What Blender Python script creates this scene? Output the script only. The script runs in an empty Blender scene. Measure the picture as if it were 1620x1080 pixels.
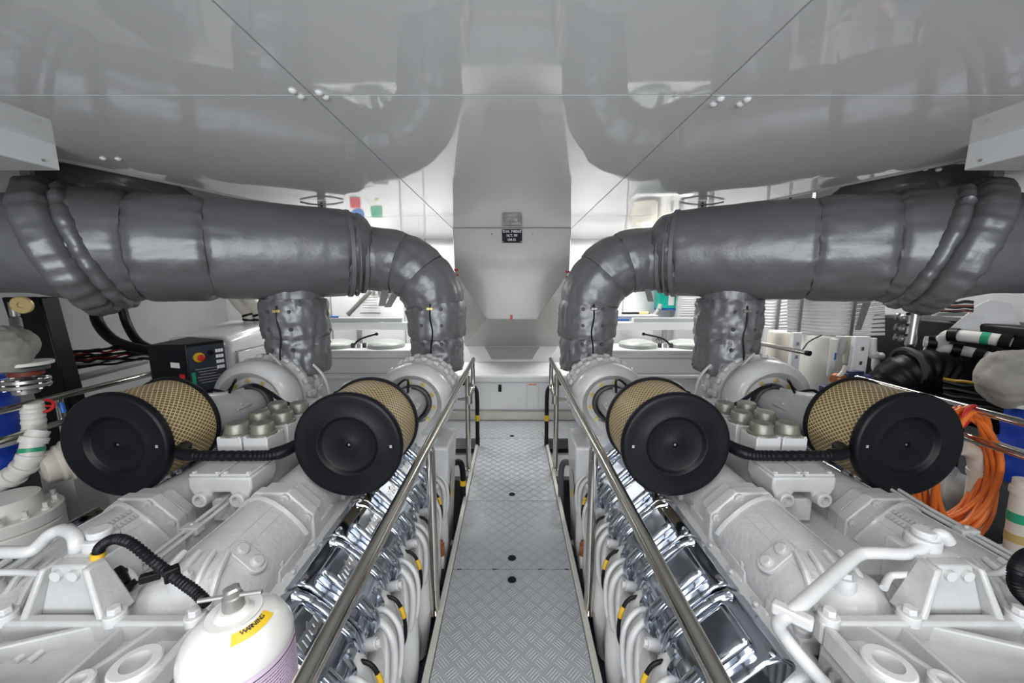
import bpy, bmesh, math, random
from mathutils import Vector, Matrix, noise
PI = math.pi
random.seed(7)
SC = bpy.context.scene
COL = SC.collection

# ------------------------------------------------------------------ camera, light, exposure
cd = bpy.data.cameras.new('camera'); cam = bpy.data.objects.new('camera', cd); COL.objects.link(cam)
cd.sensor_width = 36.0; cd.lens = 600 / 1620 * 36; cd.clip_start = 0.02
PITCH = math.atan(90 / 600)
cam.location = (0, 0, 1.6); cam.rotation_euler = (PI / 2 - PITCH, 0, 0)
SC.camera = cam
SC.view_settings.view_transform = 'Standard'; SC.view_settings.look = 'None'
SC.view_settings.gamma = 1; SC.view_settings.use_curve_mapping = False
SC.view_settings.exposure = 0.12
w = bpy.data.worlds.new('world'); SC.world = w; w.use_nodes = True
w.node_tree.nodes['Background'].inputs[0].default_value = (0.9, 0.95, 1, 1)
w.node_tree.nodes['Background'].inputs[1].default_value = 0.35
LIGHTS = []
def area(name, loc, rot, sx, sy, power, col=(1, 0.985, 0.96)):
    l = bpy.data.lights.new(name, 'AREA'); l.shape = 'RECTANGLE'; l.size = sx; l.size_y = sy; l.energy = power; l.color = col
    o = bpy.data.objects.new(name, l); o.location = loc; o.rotation_euler = rot; COL.objects.link(o); LIGHTS.append((name, loc, rot, sx, sy)); return o
# ceiling luminaires behind the photographer, in the side recesses over the pipes and beside the duct
for sx_ in (-1, 1):
    area('ceiling_lamp_or_fill', (sx_ * 1.4, -1.3, 2.17), (0, 0, 0), 0.3, 1.2, 16)
    area('ceiling_lamp_or_fill', (sx_ * 3.0, 0.2, 2.46), (0, 0, 0), 0.2, 1.2, 5)
    area('ceiling_lamp_or_fill', (sx_ * 2.2, 4.7, 2.46), (0, 0, 0), 1.2, 0.15, 26)
    area('ceiling_lamp_or_fill', (sx_ * 1.12, 4.55, 2.165), (0, 0, 0), 0.6, 0.14, 22)
area('ceiling_lamp_or_fill', (3.05, 3.7, 2.46), (0, 0, 0), 0.2, 1.1, 34)
area('ceiling_lamp_or_fill', (0, 0.05, 2.17), (0, 0, 0), 0.6, 1.2, 25)  # added fill overhead, just out of view, to light both engines evenly
# unseen daylight-white fill, added to light the pipe fronts and bounce to the ceiling
area('rear_fill_light', (0, -2.45, 1.25), (PI / 2, 0, 0), 3.6, 1.5, 115, (0.95, 0.975, 1))

# ------------------------------------------------------------------ pixel -> world helpers (real depths are chosen per thing)
CP, SP = math.cos(PITCH), math.sin(PITCH)
def ray(px, py):
    v = 540 - py
    return Vector((px - 810, 600 * CP + v * SP, -600 * SP + v * CP))
def at(px, py, Y):
    r = ray(px, py); return Vector((r.x / r.y * Y, Y, 1.6 + r.z / r.y * Y))
def atz(px, py, z):
    r = ray(px, py); k = (z - 1.6) / r.z; return Vector((r.x * k, r.y * k, z))

# ------------------------------------------------------------------ materials
def nt_of(m):
    m.use_nodes = True; return m.node_tree, m.node_tree.nodes['Principled BSDF']
MATS = {}
def mat(name, col, rough=0.5, metal=0.0, bump=0.0, bs=40, var=0.0, vs=4, coat=0.0, spec=0.5, det=3, rv=0.0):
    if name in MATS: return MATS[name]
    m = bpy.data.materials.new(name); nt, b = nt_of(m); N, L = nt.nodes, nt.links
    b.inputs['Base Color'].default_value = (*col, 1); b.inputs['Roughness'].default_value = rough
    b.inputs['Metallic'].default_value = metal; b.inputs['Specular IOR Level'].default_value = spec
    b.inputs['Coat Weight'].default_value = coat; b.inputs['Coat Roughness'].default_value = 0.08
    if bump or var or rv:
        tc = N.new('ShaderNodeTexCoord')
    if bump:
        n = N.new('ShaderNodeTexNoise'); n.inputs['Scale'].default_value = bs; n.inputs['Detail'].default_value = det
        bp = N.new('ShaderNodeBump'); bp.inputs['Strength'].default_value = bump; bp.inputs['Distance'].default_value = 0.01
        L.new(tc.outputs['Object'], n.inputs['Vector']); L.new(n.outputs['Fac'], bp.inputs['Height']); L.new(bp.outputs['Normal'], b.inputs['Normal'])
    if var:
        n2 = N.new('ShaderNodeTexNoise'); n2.inputs['Scale'].default_value = vs; n2.inputs['Detail'].default_value = 5
        n2.inputs['Roughness'].default_value = 0.65
        cr = N.new('ShaderNodeValToRGB'); cr.color_ramp.elements[0].position = 0.3; cr.color_ramp.elements[1].position = 0.62
        cr.color_ramp.elements[0].color = (*[c * (1 - var) for c in col], 1); cr.color_ramp.elements[1].color = (*col, 1)
        L.new(tc.outputs['Object'], n2.inputs['Vector']); L.new(n2.outputs['Fac'], cr.inputs['Fac']); L.new(cr.outputs['Color'], b.inputs['Base Color'])
    if rv:
        n3 = N.new('ShaderNodeTexNoise'); n3.inputs['Scale'].default_value = 9; n3.inputs['Detail'].default_value = 4
        mr = N.new('ShaderNodeMapRange'); mr.inputs['To Min'].default_value = max(0.02, rough - rv); mr.inputs['To Max'].default_value = rough + rv
        L.new(tc.outputs['Object'], n3.inputs['Vector']); L.new(n3.outputs['Fac'], mr.inputs['Value']); L.new(mr.outputs['Result'], b.inputs['Roughness'])
    MATS[name] = m; return m

class NB:      # tiny node expression builder
    def __init__(s, m): s.m = m; s.nt, s.b = nt_of(m); s.N = s.nt.nodes; s.L = s.nt.links
    def math(s, op, a, b=None, c=None):
        n = s.N.new('ShaderNodeMath'); n.operation = op
        for i, v in enumerate((a, b, c)):
            if v is None: continue
            if isinstance(v, (int, float)): n.inputs[i].default_value = v
            else: s.L.new(v, n.inputs[i])
        return n.outputs[0]
    def sep(s, out):
        n = s.N.new('ShaderNodeSeparateXYZ'); s.L.new(out, n.inputs[0]); return n.outputs
    def tc(s, which='Object'):
        return s.N.new('ShaderNodeTexCoord').outputs[which]
    def mix(s, f, c1, c2):
        n = s.N.new('ShaderNodeMix'); n.data_type = 'RGBA'
        s.L.new(f, n.inputs['Factor'])
        for v, k in ((c1, 6), (c2, 7)):
            if isinstance(v, tuple): n.inputs[k].default_value = (*v, 1)
            else: s.L.new(v, n.inputs[k])
        return n.outputs[2]
    def noise(s, vec, scale, det=3, rough=0.5):
        n = s.N.new('ShaderNodeTexNoise'); n.inputs['Scale'].default_value = scale; n.inputs['Detail'].default_value = det
        n.inputs['Roughness'].default_value = rough; s.L.new(vec, n.inputs['Vector']); return n.outputs['Fac']
    def bump(s, h, st, dist=0.01, prev=None):
        n = s.N.new('ShaderNodeBump'); n.inputs['Strength'].default_value = st; n.inputs['Distance'].default_value = dist
        s.L.new(h, n.inputs['Height'])
        if prev is not None: s.L.new(prev, n.inputs['Normal'])
        return n.outputs['Normal']

def m_mesh():          # expanded-metal sleeve over tan filter paper
    m = bpy.data.materials.new('filter_mesh'); n = NB(m)
    uv = n.sep(n.tc('UV')); u = n.math('MULTIPLY', uv[0], 64.0); v = n.math('MULTIPLY', uv[1], 11.0)
    a = n.math('FRACT', n.math('ADD', u, v)); b = n.math('FRACT', n.math('SUBTRACT', u, v))
    da = n.math('ABSOLUTE', n.math('SUBTRACT', a, 0.5)); db = n.math('ABSOLUTE', n.math('SUBTRACT', b, 0.5))
    mx = n.math('MAXIMUM', da, db); line = n.math('GREATER_THAN', mx, 0.385)
    pleat = n.math('FRACT', n.math('MULTIPLY', uv[0], 160.0))
    pc = n.mix(pleat, (0.10, 0.06, 0.02), (0.30, 0.20, 0.085))
    nz = n.noise(n.tc('Object'), 5, 4)
    wc = n.mix(nz, (0.66, 0.52, 0.26), (0.92, 0.80, 0.52))
    n.L.new(n.mix(line, pc, wc), n.b.inputs['Base Color'])
    n.L.new(n.math('MULTIPLY', line, 0.1), n.b.inputs['Metallic'])
    n.b.inputs['Roughness'].default_value = 0.45
    n.L.new(n.bump(n.math('SMOOTH_MAX', mx, 0.36, 0.05), 0.9, 0.012), n.b.inputs['Normal'])
    return m
def m_tread(name='tread_plate', cell=0.060, col=(0.37, 0.39, 0.41)):        # five-bar aluminium tread plate
    m = bpy.data.materials.new(name); n = NB(m); p = n.sep(n.tc('Object'))
    u = n.math('MULTIPLY', n.math('ADD', p[0], p[1]), 0.7071 / cell); v = n.math('MULTIPLY', n.math('SUBTRACT', p[0], p[1]), 0.7071 / cell)
    fu = n.math('FLOOR', u); fv = n.math('FLOOR', v)
    chk = n.math('GREATER_THAN', n.math('FRACT', n.math('MULTIPLY', n.math('ADD', fu, fv), 0.5)), 0.25)
    cu = n.math('FRACT', u); cv = n.math('FRACT', v)
    def bars(al, ac):
        st = n.math('SINE', n.math('MULTIPLY', ac, 5 * 2 * PI))
        s1 = n.math('MULTIPLY', n.math('ADD', st, 1.0), 0.5)
        e = n.math('ABSOLUTE', n.math('SUBTRACT', al, 0.5)); msk = n.math('LESS_THAN', e, 0.39); e2 = n.math('LESS_THAN', n.math('ABSOLUTE', n.math('SUBTRACT', ac, 0.5)), 0.40)
        return n.math('MULTIPLY', n.math('MULTIPLY', n.math('POWER', s1, 2.5), msk), e2)
    h = n.math('ADD', n.math('MULTIPLY', bars(cu, cv), chk), n.math('MULTIPLY', bars(cv, cu), n.math('SUBTRACT', 1.0, chk)))
    nz = n.noise(n.tc('Object'), 3.5, 6, 0.7)
    c0 = n.mix(nz, tuple(c * 0.78 for c in col), tuple(min(1, c * 1.12) for c in col))
    n.L.new(n.mix(h, c0, tuple(min(1, c * 1.6) for c in col)), n.b.inputs['Base Color'])
    n.b.inputs['Metallic'].default_value = 0.25; n.b.inputs['Roughness'].default_value = 0.36
    n.L.new(n.bump(h, 0.6, 0.004), n.b.inputs['Normal']); return m
def m_lag(name='silver_lagging', col=(0.20, 0.205, 0.215), metal=0.4, rough=0.40):
    m = bpy.data.materials.new(name); n = NB(m); o = n.tc('Object')
    a = n.noise(o, 6, 5, 0.6); b_ = n.noise(o, 30, 3, 0.55); wv = n.noise(o, 420, 1)
    n.L.new(n.mix(a, tuple(c * 0.8 for c in col), tuple(c * 1.15 for c in col)), n.b.inputs['Base Color'])
    n1 = n.bump(a, 0.12, 0.05); n2 = n.bump(b_, 0.07, 0.012, n1); n3 = n.bump(wv, 0.10, 0.002, n2)
    n.L.new(n3, n.b.inputs['Normal']); n.b.inputs['Metallic'].default_value = metal; n.b.inputs['Roughness'].default_value = rough
    return m
def m_chrome():
    m = bpy.data.materials.new('polished_cover'); n = NB(m); o = n.tc('Object')
    n.b.inputs['Base Color'].default_value = (0.56, 0.60, 0.67, 1); n.b.inputs['Metallic'].default_value = 1; n.b.inputs['Roughness'].default_value = 0.09
    n.L.new(n.bump(n.noise(o, 7, 1), 0.10, 0.03), n.b.inputs['Normal']); return m
def m_ceil():
    m = bpy.data.materials.new('glossy_ceiling_paint'); n = NB(m); o = n.tc('Object')
    n.b.inputs['Base Color'].default_value = (0.80, 0.81, 0.82, 1); n.b.inputs['Roughness'].default_value = 0.55
    n.b.inputs['Coat Weight'].default_value = 1.0; n.b.inputs['Coat IOR'].default_value = 1.9; n.b.inputs['Coat Roughness'].default_value = 0.035
    nn = n.bump(n.noise(o, 1.8, 2), 0.035, 0.04)
    n.L.new(nn, n.b.inputs['Coat Normal']); return m
def m_label():         # pink data label printed with lines of small type
    m = bpy.data.materials.new('printed_label'); n = NB(m); p = n.sep(n.tc('UV'))
    row = n.math('MULTIPLY', p[1], 34.0); fr = n.math('FRACT', row); ln = n.math('LESS_THAN', n.math('ABSOLUTE', n.math('SUBTRACT', fr, 0.5)), 0.24)
    mp = n.N.new('ShaderNodeCombineXYZ'); n.L.new(n.math('MULTIPLY', p[0], 60), mp.inputs[0]); n.L.new(n.math('FLOOR', row), mp.inputs[1])
    wd = n.math('GREATER_THAN', n.noise(mp.outputs[0], 3, 2), 0.45)
    col2 = n.math('GREATER_THAN', n.math('ABSOLUTE', n.math('SUBTRACT', p[0], 0.5)), 0.015)
    ins = n.math('LESS_THAN', n.math('MAXIMUM', n.math('ABSOLUTE', n.math('SUBTRACT', p[0], 0.5)), n.math('ABSOLUTE', n.math('SUBTRACT', p[1], 0.47))), 0.455)
    f = n.math('MULTIPLY', n.math('MULTIPLY', ln, wd), n.math('MULTIPLY', col2, ins))
    n.L.new(n.mix(f, (0.62, 0.50, 0.64), (0.16, 0.10, 0.18)), n.b.inputs['Base Color']); n.b.inputs['Roughness'].default_value = 0.4; return m

WHT = mat('white_engine_paint', (0.575, 0.58, 0.588), 0.36, bump=0.10, bs=60, var=0.13, vs=5, coat=0.25)
GCW = mat('dimmed_white_casing', (0.47, 0.475, 0.48), 0.38, bump=0.15, bs=60, var=0.16, vs=7, coat=0.2)  # engine white, its colour darkened to offset the strong light up close
WH2 = mat('white_casting_paint', (0.60, 0.605, 0.612), 0.42, bump=0.28, bs=55, var=0.15, vs=6, coat=0.15)
CRM = mat('cream_paint', (0.66, 0.64, 0.57), 0.35, var=0.08, vs=4, coat=0.3)
BWH = mat('bulkhead_white', (0.80, 0.81, 0.82), 0.35, var=0.05, vs=2, coat=0.2)
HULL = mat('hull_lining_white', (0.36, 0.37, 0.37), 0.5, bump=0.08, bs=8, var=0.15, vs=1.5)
TRK = mat('duct_cream', (0.41, 0.41, 0.385), 0.30, var=0.05, vs=2, coat=0.2)
BLK = mat('black_rubber', (0.0045, 0.005, 0.0075), 0.45, spec=0.25, var=0.3, vs=10, bump=0.05, bs=60, rv=0.08)
BLK2 = mat('black_plastic', (0.004, 0.004, 0.005), 0.45, spec=0.25)
DRK = mat('dark_bilge_paint', (0.012, 0.013, 0.018), 0.5, var=0.4, vs=3)
DGR = mat('dark_grey_steel', (0.06, 0.06, 0.065), 0.5)
STL = mat('stainless_steel', (0.60, 0.57, 0.52), 0.16, metal=1.0, rv=0.05)
STL2 = mat('brushed_steel', (0.50, 0.50, 0.50), 0.32, metal=1.0)
OLV = mat('plated_filter_cap', (0.25, 0.25, 0.215), 0.42, metal=0.5, var=0.2, vs=12)
ALU = mat('aluminium_edge', (0.56, 0.55, 0.51), 0.42, metal=0.25, var=0.12, vs=9)
YEL = mat('yellow_tag', (0.62, 0.38, 0.02), 0.45)
YLW = mat('bright_yellow', (0.60, 0.40, 0.015), 0.4)
GLD = mat('brass_bolt', (0.62, 0.50, 0.22), 0.35, metal=0.5)
RED = mat('red_paint', (0.50, 0.02, 0.02), 0.4)
ORG = mat('orange_hose', (0.74, 0.165, 0.02), 0.42, var=0.15, vs=8)
BLU = mat('blue_plastic', (0.01, 0.045, 0.36), 0.35, var=0.25, vs=9)
BLB = mat('blue_print', (0.02, 0.12, 0.45), 0.4)
GRN = mat('green_print', (0.02, 0.30, 0.16), 0.4)
TEAL = mat('teal_plastic', (0.0, 0.46, 0.36), 0.35)
PWH = mat('white_plastic', (0.70, 0.69, 0.66), 0.38, var=0.06, vs=8)
PCR = mat('cream_plastic', (0.62, 0.58, 0.51), 0.4, var=0.06, vs=8)
GRY = mat('grey_paint', (0.36, 0.37, 0.37), 0.45, var=0.1, vs=6)
GRG = mat('grey_green_cover', (0.40, 0.43, 0.40), 0.35, var=0.1, vs=6)
VLV = mat('grey_valve_metal', (0.32, 0.31, 0.30), 0.4, metal=0.6, var=0.2, vs=15)
CPR = mat('copper_fitting', (0.35, 0.13, 0.06), 0.4, metal=0.5)
LBL = m_label(); MSH = m_mesh(); TRD = m_tread(); LAG = m_lag(); LAG2 = m_lag('grey_strap_cloth', (0.20, 0.20, 0.21), 0.3, 0.5); CHR = m_chrome(); CEI = m_ceil()
LGW = mat('pale_lagging_cloth', (0.30, 0.285, 0.26), 0.8, bump=0.6, bs=12, var=0.25, vs=9)
PAN = mat('printed_panel', (0.025, 0.03, 0.045), 0.35)
TXW = mat('white_print', (0.75, 0.75, 0.75), 0.5)
TXB = mat('black_print', (0.02, 0.02, 0.02), 0.5)
PLT = mat('engraved_plate', (0.010, 0.011, 0.022), 0.5, spec=0.2)
FIN = mat('fine_grille', (0.30, 0.30, 0.29), 0.5, metal=0.4)
LMP = bpy.data.materials.new('lamp_diffuser'); _n = NB(LMP); _n.b.inputs['Emission Color'].default_value = (1, 0.98, 0.95, 1); _n.b.inputs['Emission Strength'].default_value = 3.0

# ------------------------------------------------------------------ mesh builder
def frame_of(d):
    d = Vector(d).normalized(); a = Vector((0, 0, 1)) if abs(d.z) < 0.9 else Vector((1, 0, 0))
    x = a.cross(d).normalized(); return x, d.cross(x), d
class MB:
    def __init__(s): s.bm = bmesh.new(); s.uv = None
    def v(s, *p): return s.bm.verts.new(p)
    def face(s, vs):
        try: return s.bm.faces.new(vs)
        except ValueError: return None
    def box(s, c, size, rz=0, rx=0, ry=0, taper=None):
        M = Matrix.Translation(Vector(c)) @ Matrix.Rotation(rz, 4, 'Z') @ Matrix.Rotation(rx, 4, 'X') @ Matrix.Rotation(ry, 4, 'Y')
        hx, hy, hz = [q / 2 for q in size]; t = taper or (1, 1); vs = []
        for z in (-hz, hz):
            kx, ky = (t if z > 0 else (1, 1))
            for x, y in ((-hx, -hy), (hx, -hy), (hx, hy), (-hx, hy)): vs.append(s.bm.verts.new(M @ Vector((x * kx, y * ky, z))))
        s._hexa(vs); return s
    def _hexa(s, v):
        for f in ((0, 3, 2, 1), (4, 5, 6, 7), (0, 1, 5, 4), (1, 2, 6, 5), (2, 3, 7, 6), (3, 0, 4, 7)): s.face([v[i] for i in f])
    def b2(s, p0, p1):     # box from two corners
        a, b = Vector(p0), Vector(p1); return s.box((a + b) / 2, [abs(q) for q in (b - a)])
    def hexa(s, pts): s._hexa([s.bm.verts.new(p) for p in pts]); return s
    def prism(s, pts, ext):     # 3D polygon extruded by a vector
        e = Vector(ext); n = len(pts); a = [s.bm.verts.new(p) for p in pts]; b = [s.bm.verts.new(Vector(p) + e) for p in pts]
        s.face(a[::-1]); s.face(b)
        for i in range(n): s.face([a[i], a[(i + 1) % n], b[(i + 1) % n], b[i]])
        return s
    def lathe(s, p, d, prof, n=32, ph=0, fn=None):      # prof: (distance along d, radius)
        x, y, z = frame_of(d); p = Vector(p); rings = []
        for t, r in prof:
            if r < 1e-6: rings.append([s.bm.verts.new(p + z * t)]); continue
            rg = []
            for i in range(n):
                a = ph + 2 * PI * i / n; rr = r * (fn(a, t) if fn else 1)
                rg.append(s.bm.verts.new(p + z * t + x * (math.cos(a) * rr) + y * (math.sin(a) * rr)))
            rings.append(rg)
        for A, B in zip(rings, rings[1:]):
            for i in range(n):
                j = (i + 1) % n
                if len(A) == 1 and len(B) == 1: continue
                if len(A) == 1: s.face([A[0], B[j], B[i]])
                elif len(B) == 1: s.face([A[i], A[j], B[0]])
                else: s.face([A[i], A[j], B[j], B[i]])
        return s
    def cyl(s, p0, p1, r0, r1=None, n=24, ph=0):
        r1 = r0 if r1 is None else r1; d = Vector(p1) - Vector(p0); l = d.length
        return s.lathe(p0, d, [(0, 0), (0, r0), (l, r1), (l, 0)], n, ph)
    def bolt(s, p, d, r, h, n=6): return s.cyl(p, Vector(p) + Vector(d).normalized() * h, r, r * 0.93, n, 0.3)
    def ball(s, c, r, n=16, m=9, sc=(1, 1, 1)):
        c = Vector(c); rings = []
        for j in range(m + 1):
            th = PI * j / m
            if j in (0, m): rings.append([s.bm.verts.new(c + Vector((0, 0, r * sc[2] * math.cos(th))))]); continue
            rings.append([s.bm.verts.new(c + Vector((r * sc[0] * math.sin(th) * math.cos(2 * PI * i / n), r * sc[1] * math.sin(th) * math.sin(2 * PI * i / n), r * sc[2] * math.cos(th)))) for i in range(n)])
        for A, B in zip(rings, rings[1:]):
            for i in range(n):
                j = (i + 1) % n
                if len(A) == 1: s.face([A[0], B[i], B[j]])
                elif len(B) == 1: s.face([A[i], B[0], A[j]])
                else: s.face([A[i], B[i], B[j], A[j]])
        return s
    def tube(s, pts, r, n=12, closed=False, smooth=0, rfn=None):
        pts = [Vector(p) for p in pts]
        if smooth: pts = spline(pts, smooth, closed)
        N = len(pts); rs = r if isinstance(r, (list, tuple)) else None
        if rs and len(rs) != N: rs = [rs[0] + (rs[-1] - rs[0]) * i / (N - 1) for i in range(N)]
        tg = []
        for i in range(N):
            a = pts[(i - 1) % N] if (closed or i > 0) else pts[i]; b = pts[(i + 1) % N] if (closed or i < N - 1) else pts[i]
            tg.append((b - a).normalized() if (b - a).length > 1e-9 else Vector((0, 0, 1)))
        x, y, _ = frame_of(tg[0]); rings = []
        for i in range(N):
            x = (x - tg[i] * x.dot(tg[i])).normalized(); y = tg[i].cross(x)
            rad = rs[i] if rs else (r if not callable(r) else r(i / max(1, N - 1)))
            rings.append([s.bm.verts.new(pts[i] + (x * math.cos(2 * PI * k / n) + y * math.sin(2 * PI * k / n)) * rad * (rfn(i / max(1, N - 1), 2 * PI * k / n) if rfn else 1)) for k in range(n)])
        for i in range(N if closed else N - 1):
            A, B = rings[i], rings[(i + 1) % N]
            for k in range(n): s.face([A[k], A[(k + 1) % n], B[(k + 1) % n], B[k]])
        if not closed: s.face(rings[0][::-1]); s.face(rings[-1])
        return s
    def rotated(s, M):
        bmesh.ops.transform(s.bm, matrix=M, verts=s.bm.verts); return s
def lumpy(mb, c, amp, f, seed=0):
    c = Vector(c)
    for v in mb.bm.verts:
        d = v.co - c; n_ = noise.noise(d * f + Vector((seed, 0, 0))) + 0.6 * (0.3 - abs(noise.noise(d * f * 2.4 + Vector((0, seed, 0)))))
        v.co += d.normalized() * amp * n_
    return mb
def spline(pts, k, closed=False):
    out = []; n = len(pts)
    for i in range(n if closed else n - 1):
        g = lambda j: pts[j % n] if closed else pts[max(0, min(n - 1, j))]
        p0, p1, p2, p3 = g(i - 1), g(i), g(i + 1), g(i + 2)
        for q in range(k):
            t = q / k; out.append(0.5 * ((2 * p1) + (p2 - p0) * t + (2 * p0 - 5 * p1 + 4 * p2 - p3) * t * t + (3 * p1 - p0 - 3 * p2 + p3) * t ** 3))
    if not closed: out.append(pts[-1])
    return out

SIDE = 1            # +1 starboard (right), -1 port (left): mirrors x of everything built through mk()
WL = {}             # world location of each object
def mx(p): return Vector((p[0] * SIDE, p[1], p[2]))
def link(o, parent, wl):
    COL.objects.link(o); WL[o.name] = Vector(wl)
    if parent is not None: o.parent = parent; o.location = Vector(wl) - WL[parent.name]
    else: o.location = wl
    return o
def mesh_of(mb, origin, name, smooth=0.6, side=None):
    sd = SIDE if side is None else side; bm = mb.bm
    for v in bm.verts: v.co = Vector((v.co.x * sd, v.co.y, v.co.z)) - origin
    bmesh.ops.recalc_face_normals(bm, faces=bm.faces)
    me = bpy.data.meshes.new(name); bm.to_mesh(me); bm.free()
    me.polygons.foreach_set('use_smooth', [True] * len(me.polygons)); me.set_sharp_from_angle(angle=smooth); me.update(); return me
def islands(mb, gap=0.0015):        # loose pieces of a mesh, pieces that touch counted as one
    seen = {}; groups = []
    mb.bm.faces.ensure_lookup_table()
    for f0 in mb.bm.faces:
        if f0 in seen: continue
        st = [f0]; seen[f0] = 1; fs = []
        while st:
            f = st.pop(); fs.append(f)
            for e in f.edges:
                for g_ in e.link_faces:
                    if g_ not in seen: seen[g_] = 1; st.append(g_)
        vs = [v.co for f in fs for v in f.verts]
        groups.append([fs, [min(c[i] for c in vs) - gap for i in range(3)], [max(c[i] for c in vs) + gap for i in range(3)]])
    if len(groups) > 60: return [1]
    ch = True
    while ch:
        ch = False
        for a in range(len(groups)):
            for b in range(a + 1, len(groups)):
                A, B = groups[a], groups[b]
                if all(A[1][i] <= B[2][i] and B[1][i] <= A[2][i] for i in range(3)):
                    A[0] += B[0]; A[1] = [min(p, q) for p, q in zip(A[1], B[1])]; A[2] = [max(p, q) for p, q in zip(A[2], B[2])]
                    del groups[b]; ch = True; break
            if ch: break
    return [g_[0] for g_ in groups]
def mk(name, mb, m, parent=None, origin=None, bev=0, seg=2, smooth=0.6, label=None, sub=0, kind=None, split=True):
    if origin is None:
        xs = [v.co for v in mb.bm.verts]
        lo = Vector([min(c[i] for c in xs) for i in range(3)]); hi = Vector([max(c[i] for c in xs) for i in range(3)])
        origin = (lo + hi) / 2
        if parent is None: origin.z = lo.z
    if parent is not None and split and not kind:
        grp = islands(mb)
        if 1 < len(grp) <= 24:
            out = None
            for g_ in grp:
                nb = MB(); mp = {}; uo = mb.bm.loops.layers.uv.active
                for f in g_:
                    for v in f.verts:
                        if v not in mp: mp[v] = nb.bm.verts.new(v.co)
                    nb.face([mp[v] for v in f.verts])
                q = mk(name, nb, m, parent, None, bev, seg, smooth, label, sub, kind, False); out = out or q
            mb.bm.free(); return out
    o0 = mx(origin); me = mesh_of(mb, o0, name, smooth); me.materials.append(m)
    o = bpy.data.objects.new(name, me); link(o, parent, o0)
    if bev:
        b = o.modifiers.new('bevel', 'BEVEL'); b.width = bev; b.segments = seg; b.limit_method = 'ANGLE'; b.angle_limit = 0.6; b.harden_normals = False
    if label: o['label'] = label
    if kind: o['kind'] = kind
    return o
def tag(o, label, cat, group=None, kind=None):
    o['label'] = label; o['category'] = cat
    if group: o['group'] = group
    if kind: o['kind'] = kind
    return o
def thing(name, label, cat, loc, group=None):
    o = bpy.data.objects.new(name, None); o.empty_display_size = 0.1; link(o, None, mx(loc)); return tag(o, label, cat, group)
def dup(src, parent, wl, kids=True):        # copy one object and its children; meshes shared
    c = src.copy(); COL.objects.link(c); WL[c.name] = Vector(wl); c.parent = parent
    c.location = Vector(wl) - (WL[parent.name] if parent is not None else Vector())
    if kids:
        for ch in src.children: dup(ch, c, Vector(wl) + (WL[ch.name] - WL[src.name]))
    return c
def text_mb(body, size, M, ext=0.002, bold=0.0, shear=0.0, align='CENTER', space=1.0):
    cu = bpy.data.curves.new('t', 'FONT'); cu.body = body; cu.size = size; cu.extrude = ext; cu.align_x = align; cu.align_y = 'CENTER'
    cu.offset = bold; cu.shear = shear; cu.resolution_u = 3; cu.space_character = space
    o = bpy.data.objects.new('t', cu); COL.objects.link(o); dg = bpy.context.evaluated_depsgraph_get()
    me = bpy.data.meshes.new_from_object(o.evaluated_get(dg)); bpy.data.objects.remove(o); bpy.data.curves.remove(cu)
    mb = MB(); mb.bm.from_mesh(me); bpy.data.meshes.remove(me); bmesh.ops.transform(mb.bm, matrix=M, verts=mb.bm.verts); return mb
def basis(o, x, y):     # matrix whose local x,y map to the given directions
    x = Vector(x).normalized(); y = Vector(y); y = (y - x * y.dot(x)).normalized(); z = x.cross(y)
    M = Matrix((x, y, z)).transposed().to_4x4(); M.translation = Vector(o); return M
def text(name, body, size, o, x, y, m, parent, **k):      # not mirrored
    global SIDE; sv = SIDE; SIDE = 1
    r = mk(name, text_mb(body, size, basis(o, x, y), **k), m, parent, split=False); SIDE = sv; return r

def lag(mb, pts, rad, na=64, seed=0, amp=0.010, pinch=0.07, ends=(1, 1), fine=1.0, crump=0.0):
    """cloth sleeve around a path: gathers near both ends, sags and wrinkles between"""
    N = len(pts); L = [0]
    for a, b in zip(pts, pts[1:]): L.append(L[-1] + (b - a).length)
    tot = L[-1]
    tg = [((pts[min(N - 1, i + 1)] - pts[max(0, i - 1)]).normalized()) for i in range(N)]
    x, y, _ = frame_of(tg[0]); rings = []
    for i in range(N):
        x = (x - tg[i] * x.dot(tg[i])).normalized(); y = tg[i].cross(x); r = rad(i / (N - 1)) if callable(rad) else rad
        d0, d1 = L[i], tot - L[i]; rg = []
        for k in range(na):
            a = 2 * PI * k / na; c, s_ = math.cos(a), math.sin(a)
            e = (math.exp(-(d0 / 0.022) ** 2) * ends[0] + math.exp(-(d1 / 0.022) ** 2) * ends[1])
            e2 = (math.exp(-(d0 / 0.08)) * ends[0] + math.exp(-(d1 / 0.08)) * ends[1])
            g = noise.noise(Vector((c * 5.5 * fine, s_ * 5.5 * fine, L[i] * 3 + seed)))
            w_ = noise.noise(Vector((c * 1.6, s_ * 1.6, L[i] * 4.5 + seed * 1.7))) ; q = abs(noise.noise(Vector((c * 2.6 + L[i] * 5, s_ * 2.6, L[i] * 6 - seed))))
            rr = r * (1 - pinch * e + 0.050 * g * e2) + amp * (w_ * 0.9 + (0.25 - q) * 0.9)
            if crump:
                f_ = Vector((c * 3.2, s_ * 3.2, L[i] * 9 + seed)); rr += crump * (0.35 - abs(noise.noise(f_)) * 1.6) + crump * 0.5 * (0.3 - abs(noise.noise(f_ * 2.3)) * 1.4)
            rg.append(mb.bm.verts.new(pts[i] + (x * c + y * s_) * rr))
        rings.append(rg)
    for A, B in zip(rings, rings[1:]):
        for k in range(na): mb.face([A[k], A[(k + 1) % na], B[(k + 1) % na], B[k]])
    mb.face(rings[0][::-1]); mb.face(rings[-1]); return mb
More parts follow.
